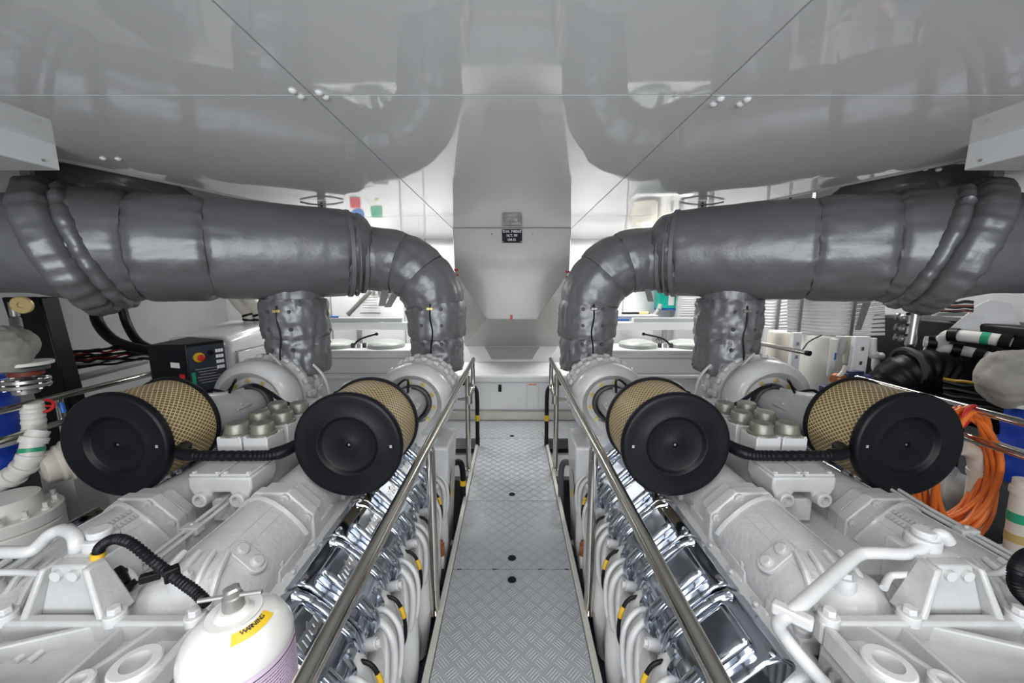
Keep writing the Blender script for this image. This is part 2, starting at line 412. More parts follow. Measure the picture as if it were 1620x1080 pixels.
def resample(pts, step):
    L = [0]
    for a, b in zip(pts, pts[1:]): L.append(L[-1] + (b - a).length)
    n = max(3, int(L[-1] / step)); out = []; j = 0
    for i in range(n + 1):
        t = L[-1] * i / n
        while j < len(L) - 2 and L[j + 1] < t: j += 1
        f = (t - L[j]) / max(1e-9, L[j + 1] - L[j]); out.append(pts[j].lerp(pts[j + 1], f))
    return out

# ================================================================== SETTING
def struct(o): o['kind'] = 'structure'; return o
SIDE = 1
fl = struct(mk('floor', MB().b2((-4, -2.6, -0.8), (4, 5.3, -0.75)), DRK))
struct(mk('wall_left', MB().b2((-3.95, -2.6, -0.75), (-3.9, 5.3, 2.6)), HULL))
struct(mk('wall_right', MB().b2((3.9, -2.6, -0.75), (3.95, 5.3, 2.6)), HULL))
wb = struct(mk('wall_back', MB().b2((-3.9, -2.65, -0.75), (3.9, -2.6, 2.6)), BWH))
wf = struct(mk('wall_front', MB().b2((-3.9, 5.2, -0.75), (3.9, 5.25, 2.6)), BWH))
for px in (524, 640, 676):
    X = at(px, 480, 5.2).x; mk('panel_joint', MB().b2((X - 0.006, 5.185, 0.4), (X + 0.006, 5.2, 2.5)), GRY, wf)
for px in (985, 1078):
    X = at(px, 480, 5.2).x; mk('panel_joint', MB().b2((X - 0.006, 5.185, 0.4), (X + 0.006, 5.2, 2.5)), GRY, wf)
# upper deckhead of the side recesses
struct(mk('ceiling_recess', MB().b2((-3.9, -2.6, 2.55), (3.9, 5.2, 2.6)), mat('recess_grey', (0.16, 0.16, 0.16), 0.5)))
# glossy ceiling, one object per panel, narrow joints between
ce = bpy.data.objects.new('ceiling', None); link(ce, None, (0, 1.5, 2.2)); struct(ce)
Z0, Z1 = 2.2, 2.225
def cpanel(poly):
    mk('ceiling_panel', MB().prism([(x, y, Z0) for x, y in poly], (0, 0, Z1 - Z0)), CEI, ce)
g = 0.003
xs_edge = lambda Y: 2.28 if Y < 1.0 else max(1.64, 2.28 - (Y - 1.0) * (0.55 / 2.0)) if Y > 3.2 else 2.28 - max(0, Y - 1.75) * 0.40
YB = [-2.6, -0.6, 1.317, 3.47, 5.2]
for a, b in zip(YB, YB[1:]):
    cpanel([(-0.64 + g, a + g), (0.64 - g, a + g), (0.64 - g, b - g), (-0.64 + g, b - g)])
    for s_ in (-1, 1):
        ys = sorted(set([a + g, b - g] + [y for y in (1.78,) if a < y < b]))
        inner = [(s_ * (0.64 + g), y) for y in (a + g, b - g)]
        outer = [(s_ * xs_edge(y), y) for y in ys][::-1]
        cpanel(inner + outer)
mk('ceiling_backing', MB().b2((-1.6, -2.6, Z1 + 0.001), (1.6, 5.19, Z1 + 0.02)), DGR, ce)
for s_ in (-1, 1):      # bright aluminium edge trim along the ceiling rim
    pts = [(s_ * (xs_edge(y) + 0.006), y, Z0 + 0.004) for y in (-2.5, 1.78, 3.4, 5.15)]
    mk('edge_trim', MB().tube(pts, 0.013, 6), ALU, ce)
for px, py in ((463, 143), (476, 152), (505, 146), (515, 153), (1129, 164), (1140, 156), (1171, 164), (1182, 157), (163, 250), (187, 251), (1464, 267), (1485, 268)):
    p = atz(px, py, Z0); mk('ceiling_screw', MB().ball((p.x, p.y, Z0), 0.013, 12, 8, (1, 1, 0.8)), TXW, ce)
# dropped boxes at both ceiling sides
SIDE = 1
for s_ in (-1, 1):
    SIDE = s_
    bx = thing('ceiling_box', 'white sheet-metal box under the ceiling %s above the lagged pipe' % ('at the left edge,' if s_ < 0 else 'at the right edge,'), 'duct', (2.4, 0.3, 2.09))
    mk('casing', MB().b2((1.985, -1.2, 2.095), (2.9, 1.76, 2.549)), BWH, bx, bev=0.004)
    for y in (1.70, 1.5, 0.9): mk('screw', MB().bolt((1.984, y, 2.12), (-1, 0, 0), 0.006, 0.004, 10), STL2, bx)
SIDE = 1
# walkway: aluminium tread plates between edge angles
wk = bpy.data.objects.new('walkway_floor', None); link(wk, None, (0, 2, 0)); struct(wk)
for a, b in ((0.35, 1.94), (1.94, 2.63), (2.63, 3.80)):
    mk('tread_plate', MB().b2((-0.335, a + 0.003, -0.012), (0.335, b - 0.003, 0.0)), TRD, wk)
mk('tread_plate', MB().b2((-1.15, 3.803, -0.012), (1.15, 4.6, 0.0)), TRD, wk)
for Y in (1.863, 2.03, 2.72, 3.86):
    mk('finger_hole', MB().lathe((0, Y, -0.004), (0, 0, 1), [(0.0045, 0), (0.0045, 0.018), (0.0062, 0.020), (0.0062, 0.023), (0.0035, 0.025)], 20), BLK2, wk)
for s_ in (-1, 1):
    SIDE = s_
    mk('edge_angle', MB().b2((0.338, 0.35, -0.06), (0.366, 3.98, 0.016)), ALU, wk, bev=0.003)
    mk('edge_beam', MB().b2((0.345, 0.35, -0.16), (0.36, 3.98, -0.061)), DGR, wk)
    for Y in (0.7, 1.4, 2.1, 2.8, 3.5): mk('support_leg', MB().b2((0.30, Y - 0.03, -0.75), (0.345, Y + 0.03, -0.013)), DGR, wk)
    mk('side_step', MB().b2((0.37, 3.30, -0.20), (0.80, 3.795, -0.16)), GRY, wk)
SIDE = 1
for Y in (1.94,):
    for x in (-0.30, -0.1, 0.16, 0.31): mk('joint_notch', MB().b2((x - 0.012, Y - 0.003, -0.001), (x + 0.012, Y + 0.003, 0.0015)), BLK2, wk)
# centre duct (ventilation trunk)
def hull_mb(pts):
    mb = MB(); vs = [mb.bm.verts.new(p) for p in pts]; r = bmesh.ops.convex_hull(mb.bm, input=vs)
    bmesh.ops.delete(mb.bm, geom=[v for v in mb.bm.verts if not v.link_faces], context='VERTS')
    bmesh.ops.dissolve_limit(mb.bm, angle_limit=0.01, verts=mb.bm.verts, edges=mb.bm.edges); return mb
td = thing('ventilation_trunk', 'large cream ventilation trunk tapering down in the middle of the far wall', 'duct', (0, 4.5, 0.75))
P = []
for s_ in (-1, 1): P += [(s_ * 0.63, 4.18, 2.199), (s_ * 0.62, 4.18, 1.736), (s_ * 0.275, 4.18, 1.22), (s_ * 0.63, 5.19, 2.199), (s_ * 0.62, 4.92, 0.80), (s_ * 0.62, 5.19, 0.80)]
mk('duct_casing', hull_mb(P), TRK, td, bev=0.006)
mk('duct_foot', MB().hexa([(-0.5, 4.86, 0.60), (0.5, 4.86, 0.60), (0.5, 5.19, 0.60), (-0.5, 5.19, 0.60), (-0.60, 4.93, 0.799), (0.60, 4.93, 0.799), (0.60, 5.19, 0.799), (-0.60, 5.19, 0.799)]), BWH, td, bev=0.004)
mk('duct_slot', MB().hexa([(-0.26, 4.845, 0.64), (0.26, 4.845, 0.64), (0.26, 4.90, 0.64), (-0.26, 4.90, 0.64), (-0.36, 4.905, 0.79), (0.36, 4.905, 0.79), (0.36, 4.93, 0.79), (-0.36, 4.93, 0.79)]), GRY, td)
for px, py, w_, h_ in ((717, 427, 0.045, 0.022), (716, 435, 0.045, 0.022), (900, 430, 0.045, 0.022), (900, 438, 0.045, 0.022), (809, 502, 0.026, 0.055)):
    p = at(px, py, 4.178); p.x = max(-0.605, min(0.605, p.x)); mk('red_mark', MB().box((p.x, 4.178, p.z), (w_, 0.004, h_)), RED, td)
for px in (778, 843):
    p = at(px, 370, 4.178); mk('rivet', MB().ball(p, 0.008, 8, 6), STL2, td)
pl = thing('registration_plate', 'small black engraved registration plate with white lettering on the cream trunk', 'sign', (0, 4.176, at(809, 384, 4.176).z))
pa, pb = at(794, 362, 4.17), at(826, 384, 4.17)
mk('plate', MB().b2((pa.x, 4.166, pb.z), (pb.x, 4.178, pa.z)), PLT, pl, bev=0.002)
cx, cz = (pa.x + pb.x) / 2, (pa.z + pb.z) / 2
for i, t in enumerate(('O.N. 748562', 'N.T. 99', 'I.M.O.')):
    text('lettering', t, 0.037, (cx, 4.1645, cz + 0.045 - i * 0.043), (1, 0, 0), (0, 0, 1), TXW, pl, ext=0.0008, bold=0.0012)
for x in (pa.x + 0.012, pb.x - 0.012):
    for z in (pa.z - 0.012, pb.z + 0.012): mk('screw', MB().bolt((x, 4.166, z), (0, -1, 0), 0.004, 0.002, 8), STL2, pl)
# low cabinet under the trunk
cb = thing('low_cabinet', 'low white cabinet with rounded counter at the far end of the walkway', 'cabinet', (0, 4.75, 0))
mk('body', MB().b2((-0.93, 4.42, 0.10), (0.93, 4.85, 0.445)), BWH, cb)
mk('kick_board', MB().b2((-0.93, 4.34, 0.001), (0.93, 4.46, 0.098)), CRM, cb, bev=0.004)
mk('counter_nosing', MB().b2((-0.93, 4.36, 0.449), (0.93, 4.55, 0.55)), BWH, cb, bev=0.03, seg=4)
mk('counter_top', MB().hexa([(-0.93, 4.50, 0.50), (0.93, 4.50, 0.50), (0.93, 5.0, 0.50), (-0.93, 5.0, 0.50), (-0.93, 4.50, 0.552), (0.93, 4.50, 0.552), (0.93, 4.85, 0.60), (-0.93, 4.85, 0.60)]), BWH, cb)
for a, b in ((-0.92, -0.53), (-0.525, 0.172), (0.178, 0.315), (0.321, 0.92)):
    d = mk('cabinet_door', MB().b2((a, 4.405, 0.112), (b, 4.419, 0.438)), BWH, cb, bev=0.002)
    if a == -0.525: mk('handle', MB().b2((-0.165, 4.395, 0.33), (-0.125, 4.404, 0.42)), BLK2, d, bev=0.012, label='black recessed pull')
    if a == 0.178:
        mk('sticker', MB().b2((0.195, 4.4025, 0.36), (0.29, 4.4045, 0.43)), TXW, d)
        mk('warning_stripe', MB().b2((0.195, 4.4, 0.412), (0.29, 4.402, 0.424)), mat('orange_print', (0.8, 0.2, 0.02), 0.4), d)
# front rails: stainless handrails on the walkway
for s_ in (-1, 1):
    SIDE = s_; side = 'left' if s_ < 0 else 'right'
    hr = thing('handrail', 'stainless tubular handrail with posts along the %s edge of the walkway' % side, 'railing', (0.365, 2.0, 0.016))
    mk('top_rail', MB().tube([(0.365, 0.30, 0.91), (0.365, 1.5, 0.91), (0.365, 3.36, 0.91), (0.365, 3.43, 0.885), (0.365, 3.45, 0.83), (0.365, 3.45, 0.72), (0.365, 3.43, 0.66), (0.365, 3.36, 0.635), (0.365, 3.12, 0.635)], 0.0195, 16, smooth=4), STL, hr)
    for Y in (1.66, 3.12):
        po = mk('post', MB().lathe((0.378, Y, 0.0), (0, 0, 1), [(0, 0), (0, 0.036), (0.006, 0.036), (0.006, 0.0215), (0.846, 0.0215), (0.850, 0.018), (0.85, 0)], 20), STL, hr, label='stainless post with slimmer rod on top')
        mk('rod', MB().tube([(0.378, Y, 0.845), (0.372, Y, 0.875), (0.366, Y, 0.90)], 0.0115, 10), STL, po)
    mk('clamp', MB().cyl((0.365, 3.12, 0.60), (0.365, 3.12, 0.67), 0.028).cyl((0.378, 3.12, 0.64), (0.47, 3.12, 0.64), 0.013), STL, hr)
    ho = thing('drain_hose', 'black and grey drain hose with yellow band beside the far %s walkway post' % side, 'hose', (0.33, 3.7, 0.0))
    mk('hose_body', MB().tube([(0.345, 3.62, -0.1), (0.345, 3.62, 0.25), (0.345, 3.62, 0.50), (0.36, 3.64, 0.58), (0.42, 3.70, 0.61), (0.52, 3.75, 0.61)], 0.02, 12, smooth=4), BLK, ho)
    mk('band', MB().cyl((0.345, 3.62, 0.26), (0.345, 3.62, 0.32), 0.0215), YLW, ho)
    # outer handrail of the service gangway outboard of the engine
    xo, Ye = (2.66, 3.02) if s_ < 0 else (2.43, 2.6)
    o2 = thing('handrail', 'stainless two-bar handrail outboard of the %s engine' % side, 'railing', (xo, 1.5, 0.0))
    mk('top_rail', MB().cyl((xo, 0.3, 0.95), (xo, Ye, 0.95), 0.019), STL, o2)
    mk('lower_rail', MB().cyl((xo - 0.01, 0.3, 0.80), (xo - 0.01, min(Ye, 2.2), 0.80), 0.019), STL, o2)
    mk('end_cap', MB().ball((xo, Ye, 0.95), 0.02, 12, 8), BLK2 if s_ < 0 else STL, o2)
    for Y in (0.5, 2.15): mk('post', MB().cyl((xo + 0.0, Y, -0.75), (xo + 0.0, Y, 0.94), 0.018), STL, o2)
    sd = struct(mk('floor_gangway', MB().b2((2.15, 0.0, -0.42), (3.3, 2.6, -0.40)), DGR))
    for Y in (0.2, 2.4): mk('support_leg', MB().b2((2.2, Y - 0.03, -0.75), (2.26, Y + 0.03, -0.421)), DGR, sd)
SIDE = 1

# ================================================================== ENGINES (built once for starboard coordinates, mirrored for port)
NC = 6; PITCHY = 0.257; Y0 = 0.99; XC = 1.24
def bank_frame(outer):
    # origin at the lower edge of the cover; a = up the slope, h = outward normal
    if not outer: o, a, h = Vector((0.545, 0, 0.40)), Vector((0.7071, 0, 0.7071)), Vector((-0.7071, 0, 0.7071))
    else: o, a, h = Vector((2 * XC - 0.545, 0, 0.40)), Vector((-0.7071, 0, 0.7071)), Vector((0.7071, 0, 0.7071))
    return o, a, h
def bank_pt(outer, y, a_, h_):
    o, a, h = bank_frame(outer); return o + Vector((0, y, 0)) + a * a_ + h * h_
def xform(mb, outer, y):
    o, a, h = bank_frame(outer); M = Matrix((a, Vector((0, 1, 0)), h)).transposed().to_4x4(); M.translation = o + Vector((0, y, 0))
    bmesh.ops.transform(mb.bm, matrix=M, verts=mb.bm.verts); return mb
def cover_mb():
    mb = MB()
    prof = [(-0.045, -0.075), (-0.055, -0.02), (-0.035, 0.025), (0.0, 0.05), (0.05, 0.058), (0.235, 0.052), (0.275, 0.03), (0.29, -0.01), (0.285, -0.03)]
    mb.prism([(a, -0.119, h) for a, h in prof], (0, 0.238, 0)); return mb
def build_engine(s):
    global SIDE; SIDE = s; side = 'left' if s < 0 else 'right'
    E = thing('marine_diesel_engine', 'white marine diesel engine with polished valve covers on the %s of the walkway' % side, 'engine', (XC, 1.5, -0.7), 'twin main engines')
    # crankcase -------------------------------------------------
    sec = [(0.50, -0.70), (0.475, -0.10), (0.49, 0.10), (0.545, 0.33), (0.60, 0.40), (0.77, 0.575), (0.84, 0.585), (0.90, 0.47), (1.58, 0.47), (1.64, 0.585), (1.71, 0.575), (1.88, 0.40), (1.935, 0.33), (1.99, 0.10), (2.005, -0.10), (1.98, -0.70)]
    mk('crankcase', MB().prism([(x, 0.86, z) for x, z in sec], (0, 1.62, 0)), WHT, E, bev=0.012)
    mk('engine_mount', MB().b2((0.55, 0.9, -0.75), (0.75, 2.4, -0.69)).b2((1.75, 0.9, -0.75), (1.95, 2.4, -0.69)), DGR, E)
    # strip of bosses between covers and manifolds
    for outer in (False, True):
        for k in range(NC):
            y = Y0 + k * PITCHY; f = (lambda x: 2 * XC - x) if outer else (lambda x: x)
            mb = MB().box((f(0.835), y, 0.60), (0.07, 0.15, 0.05)).box((f(0.865), y + 0.06, 0.60), (0.09, 0.06, 0.09), rz=0.2)
            mb.cyl((f(0.82), y - 0.05, 0.60), (f(0.82), y - 0.05, 0.645), 0.02, n=12).bolt((f(0.82), y - 0.05, 0.645), (0, 0, 1), 0.012, 0.012)
            mb.bolt((f(0.845), y + 0.03, 0.625), (0, 0, 1), 0.011, 0.012)
            mk('cylinder_head_boss', mb, WH2, E, bev=0.005)
    # valve covers -----------------------------------------------
    for outer in (False, True):
        first = None
        for k in range(NC):
            y = Y0 + k * PITCHY
            if first is None:
                cm = xform(cover_mb(), outer, y); cov = mk('valve_cover', cm, CHR, E, bev=0.02, seg=4, label='polished metal valve cover')
                b = MB().box((0.165, -0.012, 0.068), (0.155, 0.135, 0.05)); mk('raised_panel', xform(b, outer, y), CHR, cov, bev=0.018, seg=4)
                r = MB()
                for yy in (0.101,): r.tube([(-0.03, yy, 0.018), (0.02, yy, 0.050), (0.06, yy, 0.058), (0.20, yy, 0.054), (0.26, yy, 0.034)], 0.019, 12, smooth=3)
                mk('rib', xform(r, outer, y), CHR, cov)
                r = MB().tube([(-0.055, -0.045, -0.05), (-0.05, -0.045, 0.01), (-0.015, -0.045, 0.045), (0.06, -0.045, 0.056)], 0.024, 12, smooth=3)
                r.tube([(-0.055, 0.035, -0.05), (-0.048, 0.035, 0.01), (-0.02, 0.035, 0.035), (0.03, 0.035, 0.048)], 0.015, 10, smooth=3)
                mk('end_lug', xform(r, outer, y), CHR, cov)
                bo = MB()
                for a_, yy in ((0.265, -0.1), (0.265, 0.1), (0.01, -0.055), (0.01, 0.06)): bo.bolt((a_, yy, 0.035), (0, 0, 1), 0.009, 0.022)
                mk('bolt', xform(bo, outer, y), STL2, cov)
                # cast lettering: the word reads for someone standing on the walkway side (inner bank)
                if not outer and s < 0:
                    o, a, h = bank_frame(False); c = bank_pt(False, y, 0.172, 0.0935) + Vector((0, -0.012, 0)); cW = Vector((c.x * s, c.y, c.z))
                    aw = Vector((a.x * s, 0, a.z)); rd = Vector((0, 1 if s < 0 else -1, 0))
                    text('cast_lettering', 'mtu', 0.066, cW, rd, aw, STL2, cov, ext=0.0025, bold=0.0022, shear=0.25)
                first = cov
            else:
                dup(first, E, WL[first.name] + Vector((0, k * PITCHY, 0)))
    # flank below the inner covers: swelling ports, fuel pipes, hoses with yellow tags
    for outer in (False, True):
        f = (lambda x: 2 * XC - x) if outer else (lambda x: x)
        for k in range(NC):
            y = Y0 + k * PITCHY
            if outer and k > 2: continue
            mb = MB()
            mb.tube([(f(0.60), y + 0.10, 0.40), (f(0.525), y + 0.07, 0.36), (f(0.485), y + 0.02, 0.25), (f(0.475), y - 0.05, 0.12), (f(0.47), y - 0.10, -0.03), (f(0.50), y - 0.12, -0.2)], [0.05, 0.075], 16, smooth=4)
            mb.ball((f(0.50), y - 0.02, 0.16), 0.10, 18, 10, (0.55, 1.0, 1.25)).ball((f(0.485), y + 0.05, -0.08), 0.11, 18, 10, (0.5, 1.0, 1.2))
            pt = mk('port_casing', mb, WHT, E)
            if outer: continue
            mb = MB()
            for q in range(2):
                yy = y - 0.035 + q * 0.045; xx = 0.475 - 0.012 * q
                mb.tube([(0.56, yy, 0.37), (xx + 0.02, yy + 0.01, 0.385), (xx - 0.04, yy - 0.01, 0.33), (xx - 0.05, yy - 0.035, 0.22), (xx - 0.03, yy - 0.05, 0.13), (xx + 0.02, yy - 0.03, 0.09), (xx + 0.03, yy + 0.01, 0.12)], 0.014 - q * 0.003, 12, smooth=5)
            mk('fuel_pipe', mb, WHT, E)
            hz = [(0.53, y + 0.075, 0.395), (0.46, y + 0.07, 0.385), (0.425, y + 0.06, 0.33), (0.415, y + 0.045, 0.25), (0.435, y + 0.035, 0.19)]
            h = mk('sensor_hose', MB().tube(hz, 0.0075, 10, smooth=5), BLK, E)
            sp = spline([Vector(p) for p in hz], 5); mk('tag_band', MB().tube(sp[8:12], 0.0098, 10), YEL, h, label='yellow tag band')
            mb = MB().cyl((0.56, y - 0.10, 0.345), (0.465, y - 0.105, 0.375), 0.022, 0.02, 16).bolt((0.465, y - 0.105, 0.375), (-0.94, 0, 0.33), 0.016, 0.014)
            mb.cyl((0.48, y + 0.10, 0.20), (0.435, y + 0.10, 0.21), 0.018, n=14).bolt((0.435, y + 0.10, 0.21), (-1, 0, 0.2), 0.012, 0.010)
            mk('banjo_bolt', mb, WHT, E, bev=0.002)
    mk('drain_plug', MB().cyl((0.47, 1.03, -0.10), (0.385, 1.03, -0.08), 0.045, n=20).cyl((0.385, 1.03, -0.08), (0.38, 1.03, -0.079), 0.04, n=20), WHT, E, bev=0.004)
    mk('side_rail', MB().b2((0.385, 0.8, -0.36), (0.48, 2.6, -0.30)), mat('blue_grey_paint', (0.05, 0.06, 0.085), 0.5), E)
    # charge air manifolds ----------------------------------------
    def oct_flange(mb, c, r, y, t):
        cx, cz = c; k = 0.41
        pts = [(1, k), (k, 1), (-k, 1), (-1, k), (-1, -k), (-k, -1), (k, -1), (1, -k)]
        mb.prism([(cx + a * r, y, cz + b * r) for a, b in pts], (0, t, 0))
    for outer, cx, cz in ((False, 0.955, 0.625), (True, 1.50, 0.60)):
        R = 0.152; mb = MB()
        mb.lathe((cx, 0.80, cz), (0, 1, 0), [(0.10, 0), (0.10, 0.06), (0.12, 0.10), (0.15, 0.135), (0.20, 0.150), (0.22, R), (0.60, R), (0.63, R * 0.99), (0.64, 0.14), (1.25, 0.135), (1.25, 0)], 48,
                 fn=lambda a, t: 1 + 0.015 * math.sin(2 * a) * (1 if 0.1 < t < 0.62 else 0))
        m_ = mk('charge_air_manifold', mb, WH2, E, smooth=0.5)
        fm = MB(); oct_flange(fm, (cx, cz), 0.160, 1.395, 0.05); oct_flange(fm, (cx, cz), 0.148, 1.452, 0.05)
        fg = mk('flange', fm, WHT, m_, bev=0.006)
        bm_ = MB()
        for i in range(8):
            a = i * PI / 4 + PI / 8
            p = (cx + 0.150 * math.cos(a), 1.385, cz + 0.150 * math.sin(a)); bm_.cyl(p, (p[0], 1.395, p[2]), 0.018, n=14).bolt((p[0], 1.385, p[2]), (0, -1, 0), 0.011, 0.014)
        mk('flange_bolt', bm_, WHT, m_)
        nrm0 = Vector((-0.70, 0, 0.714)) if not outer else Vector((-0.55, 0, 0.835))
        tng = Vector((0, 1, 0)).cross(nrm0).normalized()
        for yb in ((1.10,) if not outer else (1.20,)):
            mb = MB(); base = Vector((cx, yb, cz)) + nrm0 * (R - 0.004)
            x, y_, z_ = tng, Vector((0, 1, 0)), nrm0
            pr = []
            for i in range(24):
                a = 2 * PI * i / 24; off = 0.032 if math.cos(a) > 0 else -0.032
                pr.append(base + x * (math.cos(a) * 0.032 + off) + y_ * (math.sin(a) * 0.034))
            mb.prism(pr, nrm0 * 0.016)
            for q in (-1, 1): mb.lathe(base + x * (0.030 * q) + nrm0 * 0.010, nrm0, [(0, 0.022), (0.012, 0.021), (0.018, 0.017), (0.018, 0.0)], 16)
            mk('oval_boss', mb, WHT, m_, bev=0.003)
        # raised cast ridge lines and rim arc near the flange
        mb = MB()
        for aa in ((0.95, 1.25, 2.35) if not outer else (0.8, 1.9, 2.6)):
            d = Vector((-math.cos(aa), 0, math.sin(aa))); p = Vector((cx, 0, cz)) + d * (R + 0.0005)
            mb.tube([p + Vector((0, 0.98, 0)), p + Vector((0, 1.38, 0))], 0.003, 6)
        mb2 = MB(); arc = [Vector((cx - (R + 0.002) * math.cos(a), 1.36 - 0.03 * math.sin((a) * 2.0), cz + (R + 0.002) * math.sin(a))) for a in [0.1 + i * 0.13 for i in range(22)]]
        mb2.tube(arc, 0.011, 8); mk('cast_rim', mb2, WHT, m_); mk('mould_line', mb, WHT, m_)
        mb = MB()
        # end elbow / cap toward the front of the engine
        mb.ball((cx + 0.01, 1.0, cz + 0.02), 0.15, 28, 16, (1.0, 0.85, 0.88)).tube([(cx + 0.02, 0.99, cz + 0.0), (cx + 0.09, 0.955, cz + 0.01), (cx + 0.15, 0.93, cz - 0.05)], [0.10, 0.06], 18, smooth=4)
        for q in range(4): mb.tube([(cx - 0.11 + 0.05 * q, 0.93, cz + 0.08), (cx - 0.10 + 0.05 * q, 0.99, cz + 0.145), (cx - 0.08 + 0.045 * q, 1.06, cz + 0.16)], 0.010, 8, smooth=3)
        mb.cyl((cx - 0.02, 0.96, cz + 0.12), (cx - 0.02, 0.96, cz + 0.165), 0.032, 0.028, 16).bolt((cx - 0.02, 0.96, cz + 0.165), (0, 0, 1), 0.020, 0.014)
        for dx, dy in ((-0.08, 0.03), (0.06, 0.05)): mb.bolt((cx + dx, 0.96 + dy, cz + 0.11), (dx * 3, 0, 1), 0.014, 0.028)
        mk('manifold_end_casting', mb, WH2, m_)
        mb = MB()
        for i in range(4): mb.box((cx - 0.145, 0.94 + i * 0.14, cz - 0.085), (0.075, 0.075, 0.07), rz=0.1 * i, ry=0.5).bolt((cx - 0.165, 0.94 + i * 0.14, cz - 0.05), (-0.6, 0, 0.8), 0.012, 0.02)
        mk('support_bracket', mb, WHT, m_, bev=0.006)
    if True:    # worn foundry relief on the outer manifold
        mb = MB(); c0 = Vector((1.50, 1.26, 0.60)); nn = Vector((-0.45, 0, 0.893)); tt_ = Vector((0.893, 0, 0.45))
        for r_ in range(2):
            for q in range(9):
                p = c0 + nn * 0.1575 + tt_ * (0.022 - 0.03 * r_) + Vector((0, -0.06 + 0.015 * q, 0)); mb.box(p, (0.018, 0.008, 0.006), ry=-math.atan2(0.45, 0.893))
        mk('foundry_relief', mb, WHT, E, kind='stuff')
    # V centre block under filters
    mb = MB().b2((1.06, 1.20, 0.469), (1.42, 2.35, 0.60)).b2((1.10, 1.62, 0.60), (1.38, 2.2, 0.80))
    mk('valley_block', mb, WHT, E, bev=0.012)
    # lidded junction box with two lugs
    mb = MB().prism([(1.055, 1.43, 0.83), (1.055, 1.43, 0.785), (1.085, 1.43, 0.715), (1.125, 1.43, 0.715), (1.145, 1.43, 0.765), (1.215, 1.43, 0.765), (1.235, 1.43, 0.715), (1.275, 1.43, 0.715), (1.31, 1.43, 0.785), (1.31, 1.43, 0.83)], (0, 0.17, 0))
    jb = mk('coolant_housing', mb, WHT, E, bev=0.008)
    mk('lid', MB().b2((1.06, 1.435, 0.831), (1.178, 1.59, 0.843)).b2((1.186, 1.435, 0.831), (1.305, 1.59, 0.843)), WHT, jb, bev=0.003)
    mb = MB()
    for x in (1.073, 1.165, 1.199, 1.292):
        for y in (1.448, 1.577): mb.bolt((x, y, 0.843), (0, 0, 1), 0.009, 0.007)
    mk('lid_screw', mb, WHT, jb)
    for x in (1.105, 1.255): mk('lug', MB().lathe((x, 1.435, 0.742), (0, -1, 0), [(-0.02, 0.03), (0.025, 0.03), (0.028, 0.026), (0.028, 0.018), (0.004, 0.016), (0.004, 0)], 20), WHT, jb)
    mk('pedestal', MB().b2((1.13, 1.46, 0.62), (1.25, 1.58, 0.72)), WH2, jb, bev=0.006)
    # fuel filter caps 2 x 3
    fb = MB()
    for j, y in enumerate((1.646, 1.80, 1.945)):
        for x in (1.132, 1.248):
            fb.box((x, y, 0.865), (0.108, 0.12, 0.13)).bolt((x - 0.045, y - 0.055, 0.925), (0, 0, 1), 0.008, 0.012).bolt((x + 0.045, y - 0.055, 0.925), (0, 0, 1), 0.008, 0.012)
            fb.bolt((x - 0.03, y - 0.06, 0.83), (0, -1, 0), 0.009, 0.01).cyl((x + 0.02, y - 0.06, 0.86), (x + 0.02, y - 0.07, 0.86), 0.018, n=12)
    fbo = mk('fuel_filter_block', fb, WHT, E, bev=0.009)
    cap = None
    for j, y in enumerate((1.646, 1.80, 1.945)):
        for x in (1.132, 1.248):
            if cap is None:
                cap = mk('filter_cap', MB().lathe((x, y, 0.93), (0, 0, 1), [(0, 0), (0, 0.056), (0.008, 0.056), (0.011, 0.048), (0.046, 0.045), (0.053, 0.040), (0.054, 0)], 28), OLV, fbo, origin=(x, y, 0.93), label='plated metal screw cap'); c0 = (x, y)
            else: dup(cap, fbo, WL[cap.name] + Vector(((x - c0[0]) * s, y - c0[1], 0)))
    # crankcase breather hose between the filters
    hz = [(0.90, 1.72, 0.92), (0.955, 1.60, 0.895), (1.0, 1.53, 0.885), (1.10, 1.525, 0.88), (1.30, 1.525, 0.88), (1.41, 1.535, 0.88), (1.47, 1.62, 0.88)]
    mk('breather_hose', MB().tube(spline([Vector(p) for p in hz], 40), 0.022, 16, rfn=lambda t, a: 1 + (0.05 * math.sin(t * 2 * PI * 40) if 0.34 < t < 0.72 else 0.06)), BLK, E)
    mk('hose_elbow', MB().tube([(1.36, 1.53, 0.88), (1.42, 1.54, 0.883), (1.46, 1.60, 0.885)], 0.026, 14, smooth=4).tube([(0.93, 1.66, 0.91), (0.97, 1.58, 0.892), (1.03, 1.53, 0.882)], 0.026, 14, smooth=4), BLK, E)
    # twin service pipes
    xr = 1.17 if s < 0 else 1.66; zr = 0.71 if s < 0 else 0.70
    mb = MB()
    for dx in (-0.016, 0.016): mb.tube([(xr + dx, 0.78, zr), (xr + dx, 1.4, zr + 0.01), (xr + dx, 2.0, zr + 0.06)], 0.008, 10)
    tp = mk('service_pipe', mb, WHT, E, smooth=1.0)
    for y in (0.93, 1.27, 1.6): mk('pipe_clip', MB().box((xr, y, zr + 0.006), (0.065, 0.04, 0.03)).bolt((xr, y, zr + 0.02), (0, 0, 1), 0.009, 0.01), WHT, tp, bev=0.005)
    mb = MB()
    for y in (0.93, 1.27, 1.6): mb.box((xr, y, zr - 0.11), (0.03, 0.03, 0.20))
    mk('pipe_post', mb, WHT, tp)
    # trapezoid lifting bracket
    mb = MB().hexa([(1.05, 0.885, 0.735), (1.25, 0.885, 0.735), (1.25, 0.93, 0.735), (1.05, 0.93, 0.735), (1.125, 0.90, 0.868), (1.215, 0.90, 0.868), (1.215, 0.935, 0.868), (1.125, 0.935, 0.868)])
